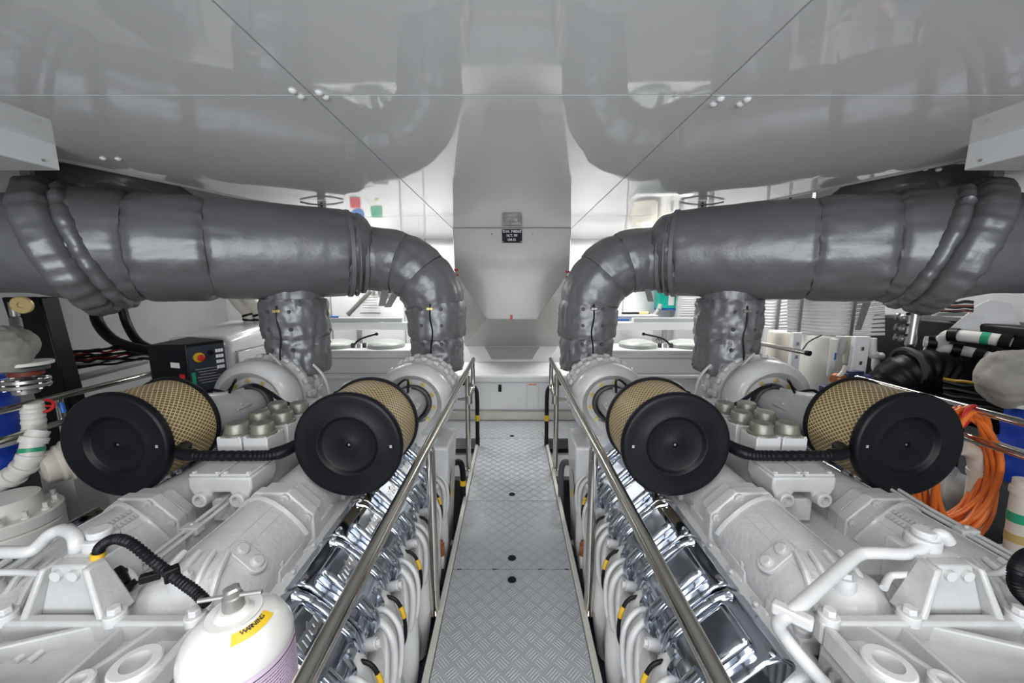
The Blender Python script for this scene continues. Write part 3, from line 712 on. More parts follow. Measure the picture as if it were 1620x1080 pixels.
    mb.hexa([(1.035, 0.845, 0.735), (1.055, 0.845, 0.735), (1.055, 0.93, 0.735), (1.035, 0.93, 0.735), (1.105, 0.885, 0.868), (1.122, 0.885, 0.868), (1.122, 0.935, 0.868), (1.105, 0.935, 0.868)])
    mb.hexa([(1.245, 0.845, 0.735), (1.265, 0.845, 0.735), (1.265, 0.93, 0.735), (1.245, 0.93, 0.735), (1.215, 0.885, 0.868), (1.232, 0.885, 0.868), (1.232, 0.935, 0.868), (1.215, 0.935, 0.868)])
    lb = mk('lifting_bracket', mb, GCW, E, bev=0.006)
    mb = MB()
    for x in (1.15, 1.195): mb.cyl((x, 0.899, 0.845), (x, 0.888, 0.845), 0.014, n=14)
    mk('rivet', mb, WHT, lb)
    mk('bracket_foot', MB().b2((1.05, 0.87, 0.60), (1.26, 1.0, 0.735)), WH2, lb, bev=0.01)
    mb = MB().box((1.17, 0.98, 0.80), (0.12, 0.10, 0.13)).cyl((1.17, 0.985, 0.86), (1.17, 0.985, 0.895), 0.04, n=20).cyl((1.17, 0.985, 0.895), (1.17, 0.985, 0.915), 0.028, n=20)
    for x, z in ((1.125, 0.845), (1.125, 0.80), (1.15, 0.825)): mb.cyl((x, 0.93, z), (x, 0.922, z), 0.013, n=12)
    mk('thermostat_cover', mb, WHT, E, bev=0.006)
    # bent white coolant pipe
    if s > 0:
        P_ = [(0.96, 0.56, 0.62), (0.925, 0.70, 0.66), (0.90, 0.835, 0.72), (0.905, 0.86, 0.77), (0.935, 0.885, 0.80), (0.99, 1.00, 0.825), (1.015, 1.03, 0.83), (1.06, 1.02, 0.835), (1.15, 0.975, 0.86), (1.175, 0.985, 0.92), (1.19, 0.99, 0.91), (1.19, 0.99, 0.88)]
        P_ = [atz(1320, 1095, 0.60), atz(1285, 1060, 0.66), atz(1240, 1005, 0.72), atz(1233, 983, 0.76), atz(1262, 960, 0.80), atz(1333, 897, 0.83), atz(1358, 877, 0.84), atz(1385, 874, 0.85), atz(1445, 874, 0.86), atz(1478, 848, 0.90), atz(1490, 845, 0.91), atz(1500, 856, 0.89)]
        cp_ = mk('coolant_pipe', MB().tube(P_, 0.0165, 14, smooth=5), WHT, E, smooth=1.0)
        q = atz(1253, 972, 0.79); mk('pipe_clamp', MB().box(q, (0.085, 0.03, 0.03), rz=-0.75), WHT, cp_, bev=0.006)
        P_ = [atz(1398, 930, 0.79), atz(1408, 912, 0.80), atz(1425, 909, 0.81), atz(1480, 907, 0.82)]
        mk('coolant_pipe', MB().tube(P_, 0.009, 10, smooth=4), WHT, E, smooth=1.0)
        P_ = [atz(1535, 905, 0.80), atz(1575, 907, 0.79), atz(1600, 893, 0.80), atz(1625, 885, 0.78)]
        mk('coolant_pipe', MB().tube(P_, 0.008, 10, smooth=4), WHT, E, smooth=1.0)
        # corrugated hose at the frame edge
        P_ = [atz(1640, 960, 0.74), atz(1614, 935, 0.80), atz(1609, 905, 0.85), atz(1625, 880, 0.86), atz(1660, 870, 0.82)]
        mk('corrugated_hose', MB().tube(spline(P_, 24), 0.017, 14, rfn=lambda t, a: 1 + 0.12 * math.sin(t * 2 * PI * 32)), BLK, E)
    else:
        global SIDE_SAVE
        sv = SIDE; SIDE = 1
        P_ = [atz(-30, 873, 0.86), atz(0, 873, 0.86), atz(45, 872, 0.86), atz(62, 862, 0.87), atz(80, 845, 0.90), atz(100, 838, 0.91), atz(117, 846, 0.91), atz(121, 862, 0.89), atz(121, 872, 0.86)]
        mk('coolant_pipe', MB().tube(P_, 0.0165, 14, smooth=5), WHT, E, smooth=1.0)
        mk('coolant_pipe', MB().tube([atz(-10, 905, 0.81), atz(40, 905, 0.81), atz(72, 908, 0.82)], 0.009, 10, smooth=4), WHT, E, smooth=1.0)
        mk('coolant_pipe', MB().tube([atz(135, 886, 0.80), atz(150, 884, 0.80), atz(185, 893, 0.79), atz(205, 905, 0.78), atz(216, 920, 0.76)], 0.009, 10, smooth=4), WHT, E, smooth=1.0)
        P_ = [atz(180, 935, 0.74), atz(170, 918, 0.78), atz(157, 895, 0.84), atz(157, 868, 0.89), atz(178, 853, 0.92), atz(205, 858, 0.92), atz(240, 885, 0.87), atz(275, 912, 0.84), atz(308, 935, 0.82), atz(328, 955, 0.80)]
        sp = spline(P_, 22)
        ch = mk('corrugated_hose', MB().tube(sp, 0.0125, 14, rfn=lambda t, a: 1 + 0.12 * math.sin(t * 2 * PI * 62)), BLK, E)
        n0 = int(len(sp) * 0.27); mk('tag_band', MB().tube(sp[n0:n0 + 9], 0.0155, 12), YEL, ch, label='yellow tag band')
        q = atz(272, 907, 0.845); mk('hose_clip', MB().box(q, (0.034, 0.026, 0.036), rz=0.8), BLK2, ch, bev=0.004)
        pl_ = MB().cyl(atz(174, 905, 0.80), atz(192, 928, 0.76), 0.028, 0.024, 12).cyl(atz(168, 912, 0.79), atz(200, 905, 0.79), 0.013, n=10).cyl(atz(192, 928, 0.76), atz(198, 936, 0.745), 0.032, n=12)
        mk('plug_connector', pl_, BLK2, ch, bev=0.003)
        mk('plug_socket', MB().cyl(atz(196, 933, 0.74), atz(205, 945, 0.70), 0.02, n=14), VLV, ch)
        mk('cable_plug', MB().box(atz(238, 912, 0.80), (0.045, 0.02, 0.022), rz=0.5).cyl(atz(245, 905, 0.81), atz(252, 898, 0.82), 0.008, n=8), BLK2, E, bev=0.003)
        SIDE = sv
    # front gear case: ribbed cover
    mb = MB().b2((0.80, 0.42, 0.40), (1.72, 0.862, 0.705))
    gc = mk('gear_case_cover', mb, GCW, E, bev=0.01, origin=(1.26, 0.64, 0.55))
    mb = MB().b2((0.785, 0.84, 0.69), (1.735, 0.872, 0.755)).b2((0.785, 0.42, 0.69), (0.812, 0.84, 0.75)).b2((1.708, 0.42, 0.69), (1.735, 0.84, 0.75))
    mk('raised_rim', mb, GCW, gc, bev=0.008)
    def rib(p, q, w_=0.018, h=0.745):
        p, q = Vector((p[0], p[1], 0)), Vector((q[0], q[1], 0)); n_ = (q - p).normalized().cross(Vector((0, 0, 1))) * w_ / 2
        return MB().hexa([(*(p + n_).xy, 0.70), (*(p - n_).xy, 0.70), (*(q - n_).xy, 0.70), (*(q + n_).xy, 0.70), (*(p + n_ * .7).xy, h), (*(p - n_ * .7).xy, h), (*(q - n_ * .7).xy, h), (*(q + n_ * .7).xy, h)])
    for p, q, w_ in (((0.90, 0.85), (1.06, 0.45), 0.02), ((0.99, 0.85), (0.98, 0.45), 0.016), ((1.06, 0.85), (1.70, 0.62), 0.022), ((0.80, 0.70), (1.70, 0.70), 0.02), ((1.70, 0.85), (1.1, 0.60), 0.02), ((1.30, 0.85), (1.30, 0.45), 0.018), ((1.5, 0.85), (1.45, 0.5), 0.016)):
        mk('stiffening_rib', rib(p, q, w_), GCW, gc, bev=0.004)
    for x, y in ((0.81, 0.855), (1.02, 0.86), (1.30, 0.86), (1.50, 0.86), (1.715, 0.855)):
        mk('case_bolt', MB().cyl((x, y, 0.74), (x, y, 0.768), 0.024, n=20).bolt((x, y, 0.768), (0, 0, 1), 0.016, 0.016), WHT, gc, bev=0.002)
    mk('lifting_eye', MB().lathe((0.845, 0.735, 0.70), (0, 0, 1), [(0, 0.05), (0.06, 0.048), (0.063, 0.044), (0.063, 0.028), (0.02, 0.026), (0.02, 0.0)], 28), WHT, gc)
    mk('lifting_eye', MB().lathe((0.935, 0.70, 0.70), (0, 0, 1), [(0, 0.03), (0.055, 0.028), (0.058, 0.024), (0.058, 0.014), (0.02, 0.012), (0.02, 0.0)], 24), WHT, gc)
    gr = MB()
    for i in range(14): gr.b2((0.778, 0.45 + i * 0.028, 0.42), (0.795, 0.464 + i * 0.028, 0.66))
    mk('cooler_grille', gr, FIN, gc)
    # air filters --------------------------------------------------
    for xf, yf, zf, nm in ((0.70, 1.54, 0.92, 'inner'), (1.694, 1.54, 0.92, 'outer')):
        R, Lf = 0.228, 0.29; n = 96; mb = MB(); uvl = mb.bm.loops.layers.uv.new('UVMap'); rings = []
        for t in (0.02, 0.1, 0.2, Lf - 0.012): rings.append([mb.bm.verts.new((xf + (R - 0.012) * math.cos(2 * PI * i / n), yf + t, zf + (R - 0.012) * math.sin(2 * PI * i / n))) for i in range(n)])
        tt = (0.02, 0.1, 0.2, Lf - 0.012)
        for ri in range(3):
            for i in range(n):
                fa = mb.face([rings[ri][i], rings[ri][(i + 1) % n], rings[ri + 1][(i + 1) % n], rings[ri + 1][i]])
                for lp, (uu, vv) in zip(fa.loops, ((i / n, tt[ri]), ((i + 1) / n, tt[ri]), ((i + 1) / n, tt[ri + 1]), (i / n, tt[ri + 1]))): lp[uvl].uv = (uu, vv / Lf)
        af = mk('air_filter', mb, MSH, E, smooth=1.0, origin=(xf, yf + Lf / 2, zf), label='tan mesh air filter drum with black end cap')
        prof = [(-0.022, 0.0), (-0.014, 0.0), (-0.014, 0.011), (0.006, 0.011)]   # centre stud recess
        cap_ = [(0.022, R - 0.004), (0.024, R + 0.001), (0.014, R + 0.004), (-0.004, R + 0.003), (-0.012, R - 0.004), (-0.013, R - 0.012), (-0.011, R - 0.03), (-0.010, 0.140), (-0.014, 0.132), (-0.012, 0.126), (0.002, 0.120), (0.006, 0.112), (0.006, 0.035), (0.002, 0.024), (0.002, 0.012), (0.012, 0.011), (0.012, 0.0)]
        mk('end_cap', MB().lathe((xf, yf, zf), (0, 1, 0), cap_, 80), BLK, af, smooth=0.9, label='black rubber end cap')
        mk('cap_stud', MB().bolt((xf, yf + 0.011, zf), (0, -1, 0), 0.006, 0.006), STL2, af)
        mk('moulded_mark', MB().box((xf - 0.185, yf - 0.0135, zf + 0.0), (0.010, 0.002, 0.012)), GRY, af)
        mk('rear_cap', MB().lathe((xf, yf + Lf - 0.016, zf), (0, 1, 0), [(0, R - 0.014), (0.0, R), (0.012, R + 0.002), (0.022, R - 0.004), (0.022, 0.12), (0.02, 0.0)], 80), BLK, af, smooth=0.9)
    # turbochargers --------------------------------------------------
    for xt, xf, nm in ((0.635, 0.70, 'inner'), (1.655, 1.694, 'outer')):
        zt, yt = 0.85, 2.33; kr = 0.92 if nm == 'inner' else 1.0
        tb = bpy.data.objects.new('turbocharger', None); link(tb, E, mx((xt, yt, zt)))
        prof = [(0.06, 0.115), (0.03, 0.118), (0.012, 0.13), (0.010, 0.165), (-0.012, 0.18), (-0.035, 0.205), (-0.028, 0.235), (0.005, 0.262), (0.05, 0.272), (0.10, 0.262), (0.14, 0.23), (0.16, 0.18), (0.16, 0.0)]
        mk('compressor_housing', MB().lathe((xt, yt, zt), (0, 1, 0), [(q, r * kr) for q, r in prof], 64, fn=lambda a, t: 1 + 0.035 * math.cos(a - 0.6)), WHT, tb, smooth=0.9)
        mb = MB()
        for i in range(10):
            a = 2 * PI * i / 10 + 0.2; p = (xt + 0.150 * kr * math.cos(a), yt + 0.004, zt + 0.150 * kr * math.sin(a))
            mb.cyl((p[0], yt + 0.012, p[2]), p, 0.014, n=12).bolt(p, (0, -1, 0), 0.010, 0.012)
        mk('housing_bolt', mb, GLD, tb, label='yellowed flange bolts')
        mk('inlet_ring', MB().lathe((xt, yt - 0.01, zt), (0, 1, 0), [(0.05, 0.10), (0, 0.10), (-0.005, 0.108), (0, 0.118), (0.05, 0.118)], 40), DGR, tb)
        dct = [Vector((xt, yt + 0.05, zt)), Vector((xt + 0.01, yt - 0.06, zt + 0.01)), Vector((xf - 0.03, 2.0, 0.90)), Vector((xf, 1.89, 0.92)), Vector((xf, 1.84, 0.92))]
        mk('inlet_duct', MB().tube(spline(dct, 6), [0.088, 0.128], 28, rfn=lambda t, a: 1 + 0.05 * math.sin(3 * a + 5 * t) * math.sin(PI * t)), WH2, tb, smooth=1.0)
        mb = MB().box((xt + 0.03, 2.20, zt + 0.10), (0.11, 0.10, 0.04), ry=0.2).box((xt - 0.06, 2.14, zt + 0.03), (0.05, 0.12, 0.07), ry=-0.5).box((xt - 0.05, 2.10, zt - 0.06), (0.06, 0.10, 0.06), ry=0.5)
        for q in range(4): mb.bolt((xt - 0.085 + 0.03 * q, 2.12, zt + 0.06 + 0.02 * q), (-0.4, 0, 1), 0.010, 0.014)
        mk('duct_bracket', mb, WHT, tb, bev=0.008)
        mk('speed_sensor', MB().box((xt - 0.055, 2.03, zt + 0.0), (0.035, 0.05, 0.035), ry=0.6), BLK2, tb, bev=0.005)
        mk('sensor_lead', MB().tube([(xt - 0.04, 2.10, zt + 0.14), (xt - 0.02, 2.18, zt + 0.19), (xt + 0.03, 2.25, zt + 0.17), (xt + 0.08, 2.27, zt + 0.12), (xt + 0.10, 2.2, zt + 0.06)], 0.007, 8, smooth=5).tube([(xt + 0.10, 2.24, zt + 0.10), (xt + 0.16, 2.22, zt + 0.12), (xt + 0.22, 2.2, zt + 0.08)], 0.009, 8, smooth=5), BLK, tb)
        # turbine side with lobes and bolts
        mb = MB().lathe((xt - 0.0, 2.50, zt + 0.01), (0, 1, 0), [(q, r * kr) for q, r in [(0, 0.0), (0, 0.24), (0.03, 0.268), (0.06, 0.268), (0.07, 0.235), (0.16, 0.235), (0.17, 0.262), (0.20, 0.262), (0.21, 0.22), (0.28, 0.20), (0.34, 0.14), (0.34, 0)]], 48)
        mk('turbine_housing', mb, WH2, tb, bev=0.004)
        for i in range(18):
            a = 2 * PI * i / 18
            for yy, rr in ((2.525, 0.266), (2.675, 0.260)):
                c = Vector((xt + rr * kr * math.cos(a), yy, zt + 0.01 + rr * kr * math.sin(a))); mk('clamp_lug', MB().box(c, (0.042, 0.05, 0.028), ry=-a + PI / 2), WHT, tb, bev=0.008)
        mb = MB()
        for i in range(9):
            a = 0.1 + 2 * PI * i / 18 * 1.1
            c = Vector((xt + 0.235 * kr * math.cos(a), 2.60, zt + 0.235 * kr * math.sin(a))); mb.ball(c, 0.035, 10, 7, (1, 1.6, 1))
        mk('casting_boss', mb, WH2, tb)
        xr_, yr_ = (0.595, 3.0) if nm == 'inner' else (1.56, 2.76)
        mk('outlet_elbow', MB().tube([(xt, yr_ - 0.12, zt - 0.02), (xr_, yr_ - 0.03, zt), (xr_, yr_, zt + 0.07), (xr_, yr_, zt + 0.16)], 0.13, 24, smooth=4), WH2, tb)
        # compressor outlet down to the block
        mk('outlet_duct', MB().tube([(xt + 0.0 if nm == 'inner' else xt + 0.1, 2.40, zt - 0.12), (xt - 0.03 if nm == 'inner' else xt + 0.13, 2.40, zt - 0.28), (xt - 0.02 if nm == 'inner' else xt + 0.1, 2.34, zt - 0.42)], [0.12, 0.10], 20, smooth=4), WHT, tb, smooth=1.0)
    # oil lines arching over outboard turbine
    mb = MB().tube([(1.30, 2.62, 0.80), (1.33, 2.62, 0.95), (1.42, 2.62, 1.06), (1.52, 2.64, 1.12), (1.60, 2.66, 1.14)], 0.010, 10, smooth=4).tube([(1.36, 2.35, 0.80), (1.42, 2.38, 0.95), (1.52, 2.44, 1.08), (1.62, 2.50, 1.14)], 0.009, 10, smooth=4)
    mk('oil_line', mb, WHT, E, smooth=1.0)
    mb = MB().b2((0.88, 2.05, 0.66), (1.06, 2.5, 0.80)).b2((1.40, 2.05, 0.62), (1.50, 2.5, 0.78)).b2((0.95, 2.25, 0.60), (1.55, 2.48, 0.84))
    for q in range(5): mb.ball((0.98 + 0.12 * q, 2.2, 0.84), 0.035, 12, 8).bolt((0.94 + 0.12 * q, 2.28, 0.84), (0, 0, 1), 0.012, 0.02)
    mb.lathe((1.0, 2.1, 0.84), (0, -1, 0), [(0, 0), (0, 0.05), (0.04, 0.05), (0.042, 0.03), (0.03, 0.025), (0.03, 0)], 20)
    mk('rear_gear_housing', mb, WH2, E, bev=0.012)
    lead = MB().tube([(0.93, 2.2, 0.91), (1.0, 2.12, 0.93), (1.08, 2.08, 0.90), (1.18, 2.06, 0.92), (1.30, 2.1, 0.93), (1.42, 2.12, 1.0), (1.50, 2.14, 1.02)], 0.011, 10, smooth=6).tube([(0.93, 2.2, 0.91), (0.95, 2.15, 0.97), (1.02, 2.12, 0.985), (1.04, 2.1, 0.92)], 0.007, 8, smooth=5)
    mk('wiring_loom', lead, BLK, E)
    mk('throttle_lever', MB().cyl((0.955, 2.3, 0.86), (0.985, 2.28, 0.99), 0.012, n=10).cyl((0.985, 2.28, 0.985), (0.99, 2.275, 1.01), 0.016, n=10), BLK2 if s < 0 else YLW, E)
    mk('lever_bracket', MB().tube([(0.99, 2.275, 1.01), (1.04, 2.27, 0.985), (1.05, 2.28, 0.93), (1.02, 2.28, 0.87)], 0.007, 8, smooth=4), WHT, E)
    # aft side casing of the inner bank with warning sticker
    mb = MB().hexa([(0.44, 2.30, -0.25), (0.60, 2.30, -0.25), (0.60, 2.60, -0.25), (0.44, 2.60, -0.25), (0.40, 2.28, 0.58), (0.60, 2.28, 0.58), (0.60, 2.62, 0.58), (0.40, 2.62, 0.58)])
    sc_ = mk('aft_side_casing', mb, WHT, E, bev=0.02, seg=3)
    mk('warning_sticker', MB().box((0.408, 2.40, 0.20), (0.004, 0.05, 0.05)), YLW, sc_); mk('data_sticker', MB().box((0.404, 2.40, 0.31), (0.004, 0.06, 0.10)), GRY, sc_)
    bh_ = mk('coolant_hose', MB().tube([(0.43, 2.63, 0.30), (0.385, 2.66, 0.29), (0.37, 2.68, 0.20), (0.372, 2.68, 0.05), (0.38, 2.68, -0.25), (0.42, 2.66, -0.3)], 0.022, 12, smooth=4), BLK if s < 0 else DGR, E)
    if s < 0: mk('tag_band', MB().cyl((0.3705, 2.68, 0.10), (0.3705, 2.68, 0.14), 0.024), YEL, bh_, label='yellow tag band')
    mk('sump_valve', MB().cyl((0.415, 2.02, -0.05), (0.415, 2.02, 0.03), 0.018, n=12), PWH, E)
    mk('copper_union', MB().cyl((0.415, 2.02, 0.03), (0.415, 2.02, 0.10), 0.020, n=12).bolt((0.415, 2.02, 0.10), (0, 0, 1), 0.014, 0.02), CPR, E)
    mk('union_pipe', MB().tube([(0.415, 2.02, -0.05), (0.415, 2.02, -0.15), (0.47, 2.02, -0.18)], 0.012, 10, smooth=3), DGR, E)
    SIDE = 1
    return E
build_engine(-1); build_engine(1)

# ================================================================== EXHAUST PIPES
def exhaust(s):
    global SIDE; SIDE = s; side = 'left' if s < 0 else 'right'
    T = thing('exhaust_pipe', 'thick silver-lagged exhaust pipe bending down to the inner turbo of the %s engine' % side, 'pipe', (0.60, 3.0, 1.12), 'lagged exhaust pipes')
    arc = [Vector((0.60 + 0.40 * (1 - math.cos(a)), 3.0, 1.385 + 0.40 * math.sin(a))) for a in [i * PI / 2 / 16 for i in range(17)]]
    base = [Vector((0.595, 3.0, z)) for z in (0.93, 1.05, 1.2, 1.3)] + arc + [Vector((1.06, 2.99, 1.79)), Vector((1.13, 2.965, 1.795))]
    path = resample(base, 0.012)
    def cut(pred): return [p for p in path if pred(p)]
    segs = [(lambda p: p.z < 1.20 and p.x < 0.7, 0.205, 1), (lambda p: 1.185 < p.z < 1.455 and p.x < 0.66, 0.228, 2), (lambda p: p.z >= 1.44 and p.x < 0.715, 0.232, 3), (lambda p: 0.705 <= p.x < 0.865, 0.236, 4), (lambda p: 0.855 <= p.x, 0.240, 5)]
    for i, (pr, r, sd) in enumerate(segs):
        pts = cut(pr)
        if i == 4: pts = pts + [Vector((1.16, 2.95, 1.80))]
        mk('lagging_section', lag(MB(), pts, r, 72, seed=sd * 3.1 + s, amp=0.009, pinch=0.045, fine=1.5 if i < 2 else 0.8, crump=(0.020, 0.012, 0.006, 0.003, 0.002)[i]), LAG, T, smooth=1.2)
    # big run coming towards the camera as it goes outboard
    big = resample([Vector((1.13, 2.97, 1.80)), Vector((1.25, 2.90, 1.83)), Vector((2.40, 2.225, 1.815)), Vector((2.62, 2.12, 1.817)), Vector((3.86, 2.10, 1.82))], 0.012)
    RB = lambda x: 0.255 + 0.055 * min(1, max(0, (x - 1.13) / 0.10)) + 0.008 * min(1, max(0, (x - 1.3) / 0.6)) - 0.058 * min(1, max(0, (x - 2.45) / 0.2))
    cuts = [1.13, 1.235, 1.927, 2.226, 2.47, 3.87]
    for i, (a, b) in enumerate(zip(cuts, cuts[1:])):
        pts = [p for p in big if a - 0.004 <= p.x <= b + 0.004]
        x0, x1 = pts[0].x, pts[-1].x
        mk('lagging_section', lag(MB(), pts, lambda t: RB(x0 + (x1 - x0) * t) + 0.006 * math.sin(PI * t), 96, seed=i * 5.3 + s * 2, amp=0.007, pinch=0.045, fine=1.1), LAG, T, smooth=1.2)
    # straps
    d = Vector((1, -0.58, 0.0)).normalized()
    for x, r, w_ in ((1.15, 0.268, 0.03), (1.235, 0.314, 0.032), (1.195, 0.300, 0.016)):
        c = min(big, key=lambda p: abs(p.x - x))
        mk('strap', MB().lathe(c - d * w_ / 2, d, [(0, r - 0.02), (0, r), (0.004, r + 0.004), (w_ - 0.004, r + 0.004), (w_, r), (w_, r - 0.02)], 72), LAG2, T)
    # fat flange collars
    d = Vector((1, -0.62, -0.34)).normalized()
    for x, r, w_, sd in ((2.345, 0.360, 0.08, 3), (2.405, 0.378, 0.15, 9)):
        c = min(big, key=lambda p: abs(p.x - x))
        pts = [c + d * (t * w_ / 14) for t in range(15)]
        mk('flange_jacket', lag(MB(), pts, lambda t: r - 0.03 * abs(2 * t - 1) ** 5, 110, seed=sd + s, amp=0.010, pinch=0.05, fine=2.0, crump=0.006), LAG, T, smooth=1.2)
    pts = resample(spline([Vector((2.66, 2.22, 2.06)), Vector((2.76, 2.45, 2.22)), Vector((2.62, 2.68, 2.27)), Vector((2.38, 2.78, 2.19)), Vector((2.25, 2.82, 2.05))], 8), 0.02)
    mk('branch_elbow', lag(MB(), pts, 0.105, 40, seed=s, amp=0.012), LAG, T, smooth=1.2)
    # second, outer riser
    O = thing('exhaust_riser', 'silver-lagged exhaust riser between the %s engine\'s outer turbo and the thick pipe' % side, 'pipe', (1.56, 2.74, 1.03), 'lagged exhaust risers')
    pts = resample([Vector((1.56, 2.74, 0.97)), Vector((1.56, 2.74, 1.25))], 0.012)
    mk('lagging_section', lag(MB(), pts, 0.205, 72, seed=21 + s, amp=0.012, pinch=0.05, fine=1.6, crump=0.022), LAG, O, smooth=1.2)
    pts = resample([Vector((1.56, 2.74, 1.23)), Vector((1.56, 2.74, 1.50))], 0.012)
    mk('lagging_section', lag(MB(), pts, 0.218, 72, seed=23 + s, amp=0.012, pinch=0.05, fine=1.6, crump=0.018), LAG, O, smooth=1.2)
    pts = resample([Vector((1.56, 2.74, 1.47)), Vector((1.56, 2.73, 1.64))], 0.012)
    mk('lagging_section', lag(MB(), pts, 0.19, 72, seed=25 + s, amp=0.015, pinch=0.03, fine=1.2), LAG, O, smooth=1.2)
    for owner, cx, cy, r in ((T, 0.595, 3.0, 0.231), (O, 1.56, 2.74, 0.222)):
        # the laced front opening of each riser jacket faces the camera side
        ya = cy - r - 0.002
        mk('lacing_gap', MB().tube([(cx - 0.005, ya + 0.004, 1.02), (cx + 0.006, ya, 1.12), (cx - 0.01, ya + 0.002, 1.25), (cx + 0.005, ya, 1.36), (cx, ya + 0.002, 1.46)], 0.0055, 8, smooth=4), BLK2, owner)
        for z in (1.16, 1.30, 1.42):
            for dx in (-0.072, 0.072):
                yy = cy - math.sqrt(max(0.001, r * r - dx * dx)) - 0.004
                mk('lacing_stud', MB().lathe((cx + dx, yy + 0.012, z), (dx * 0.8, -1, 0), [(0, 0.013), (0.010, 0.012), (0.014, 0.008), (0.014, 0)], 14), DGR, owner)
        mk('exposed_pipe', MB().box((cx + 0.005, ya + 0.006, 1.425), (0.05, 0.02, 0.022)), GLD if s < 0 else VLV, owner, bev=0.004, label='glimpse of brass-coloured pipe between the jacket flaps' if s < 0 else None)
    # hanger plate to the ceiling and hanging strap ends
    H = thing('pipe_hanger', 'perforated steel hanger holding the %s lagged pipe under the ceiling' % side, 'bracket', (1.37, 2.86, 2.145))
    mk('hanger_plate', MB().b2((1.345, 2.855, 2.10), (1.405, 2.863, 2.198)), STL2, H)
    for z in (2.16, 2.18): mk('hole', MB().cyl((1.375, 2.8535, z), (1.375, 2.856, z), 0.008, n=12), BLK2, H)
    mk('u_bolt', MB().tube([(1.22, 2.86, 2.19), (1.30, 2.86, 2.175), (1.375, 2.85, 2.17), (1.45, 2.86, 2.175), (1.53, 2.86, 2.19)], 0.006, 8, smooth=4), STL2, H)
    H2 = thing('pipe_hanger', 'flat dull metal bar hanging onto the flange jacket of the %s pipe' % side, 'bracket', (2.56, 2.1, 2.15))
    mk('flat_bar', MB().b2((2.53, 2.10, 2.13), (2.585, 2.12, 2.549)), VLV, H2)
    if s < 0:
        for (a, b), rr in ((((613, 452), (604, 484)), 0.0), (((633, 460), (613, 486)), 0.1)):
            SIDE = 1; p, q = at(*a, 2.93), at(*b, 2.88); mk('strap_tail', MB().hexa([p + Vector((-0.028, 0, 0.04)), p + Vector((0.028, 0, 0.04)), p + Vector((0.028, 0.006, 0.04)), p + Vector((-0.028, 0.006, 0.04)), q + Vector((-0.026, 0, 0)), q + Vector((0.026, 0, 0)), q + Vector((0.026, 0.006, 0)), q + Vector((-0.026, 0.006, 0))]), LAG2, T); SIDE = s
    else:
        SIDE = 1; p, q = at(1019, 450, 2.93), at(1030, 477, 2.88)
        mk('strap_tail', MB().hexa([p + Vector((-0.02, 0, 0.05)), p + Vector((0.028, 0, 0.05)), p + Vector((0.028, 0.006, 0.05)), p + Vector((-0.02, 0.006, 0.05)), q + Vector((-0.022, 0, 0)), q + Vector((0.02, 0, 0)), q + Vector((0.02, 0.006, 0)), q + Vector((-0.022, 0.006, 0))]), LAG2, T); SIDE = s
    SIDE = 1
exhaust(-1); exhaust(1)

# ================================================================== SMALLER THINGS
SIDE = 1
# refrigerant bottle, front left
bc = Vector((-0.580, 0.70, 0)); BR = 0.103; zs = 0.895
bt = thing('gas_bottle', 'white steel gas bottle with T-handle valve, yellow warning sticker and pink label', 'bottle', (bc.x, bc.y, 0.45))
prof = [(0, 0), (0.0, 0.08), (0.01, 0.095), (0.03, BR), (zs - 0.45 - 0.045, BR), (zs - 0.45 - 0.03, BR * 0.975), (zs - 0.45 - 0.008, BR * 0.88), (zs - 0.45 + 0.012, BR * 0.70), (zs - 0.45 + 0.026, BR * 0.45), (zs - 0.45 + 0.031, 0.05), (zs - 0.45 + 0.030, 0.0)]
shell = mk('shell', MB().lathe((bc.x, bc.y, 0.45), (0, 0, 1), prof, 64), mat('gloss_white_enamel', (0.60, 0.605, 0.59), 0.22, coat=0.4), bt, smooth=1.2)
ztop = zs + 0.031
mk('valve_boss', MB().lathe((bc.x, bc.y, ztop - 0.008), (0, 0, 1), [(0, 0.040), (0.006, 0.038), (0.012, 0.030), (0.018, 0.026), (0.018, 0)], 28), MATS['gloss_white_enamel'], bt)
mk('valve', MB().lathe((bc.x, bc.y, ztop + 0.008), (0, 0, 1), [(0, 0.020), (0.028, 0.019), (0.030, 0.016), (0.043, 0.016), (0.047, 0.011), (0.047, 0)], 20, fn=lambda a, t: 1 + (0.12 * math.cos(4 * a) if t > 0.031 else 0)), VLV, bt)
mk('t_handle', MB().tube([(bc.x - 0.062, bc.y - 0.012, ztop + 0.034), (bc.x, bc.y, ztop + 0.036), (bc.x + 0.058, bc.y + 0.006, ztop + 0.040)], 0.0045, 8), VLV, bt)
# pink label: patch of the shell cylinder with UV
mb = MB(); uvl = mb.bm.loops.layers.uv.new('UVMap'); A0, A1, na = -2.0, 0.4, 40; z0, z1 = 0.60, 0.848; cols = []
for i in range(na + 1):
    a = A0 + (A1 - A0) * i / na; cols.append([mb.bm.verts.new((bc.x + (BR + 0.0012) * math.cos(a), bc.y + (BR + 0.0012) * math.sin(a), z)) for z in (z0, z1)])
for i in range(na):
    f = mb.face([cols[i][0], cols[i + 1][0], cols[i + 1][1], cols[i][1]])
    for lp, uv_ in zip(f.loops, ((i / na, 0), ((i + 1) / na, 0), ((i + 1) / na, 1), (i / na, 1))): lp[uvl].uv = uv_
lb = mk('data_label', mb, LBL, bt, smooth=1.5, label='pink printed label around the bottle')
mk('label_border', MB().tube([(bc.x + (BR + 0.002) * math.cos(A0 + 0.06 + (A1 - A0 - 0.12) * i / 30), bc.y + (BR + 0.002) * math.sin(A0 + 0.06 + (A1 - A0 - 0.12) * i / 30), z1 - 0.012) for i in range(31)], 0.0009, 6), TXB, bt)
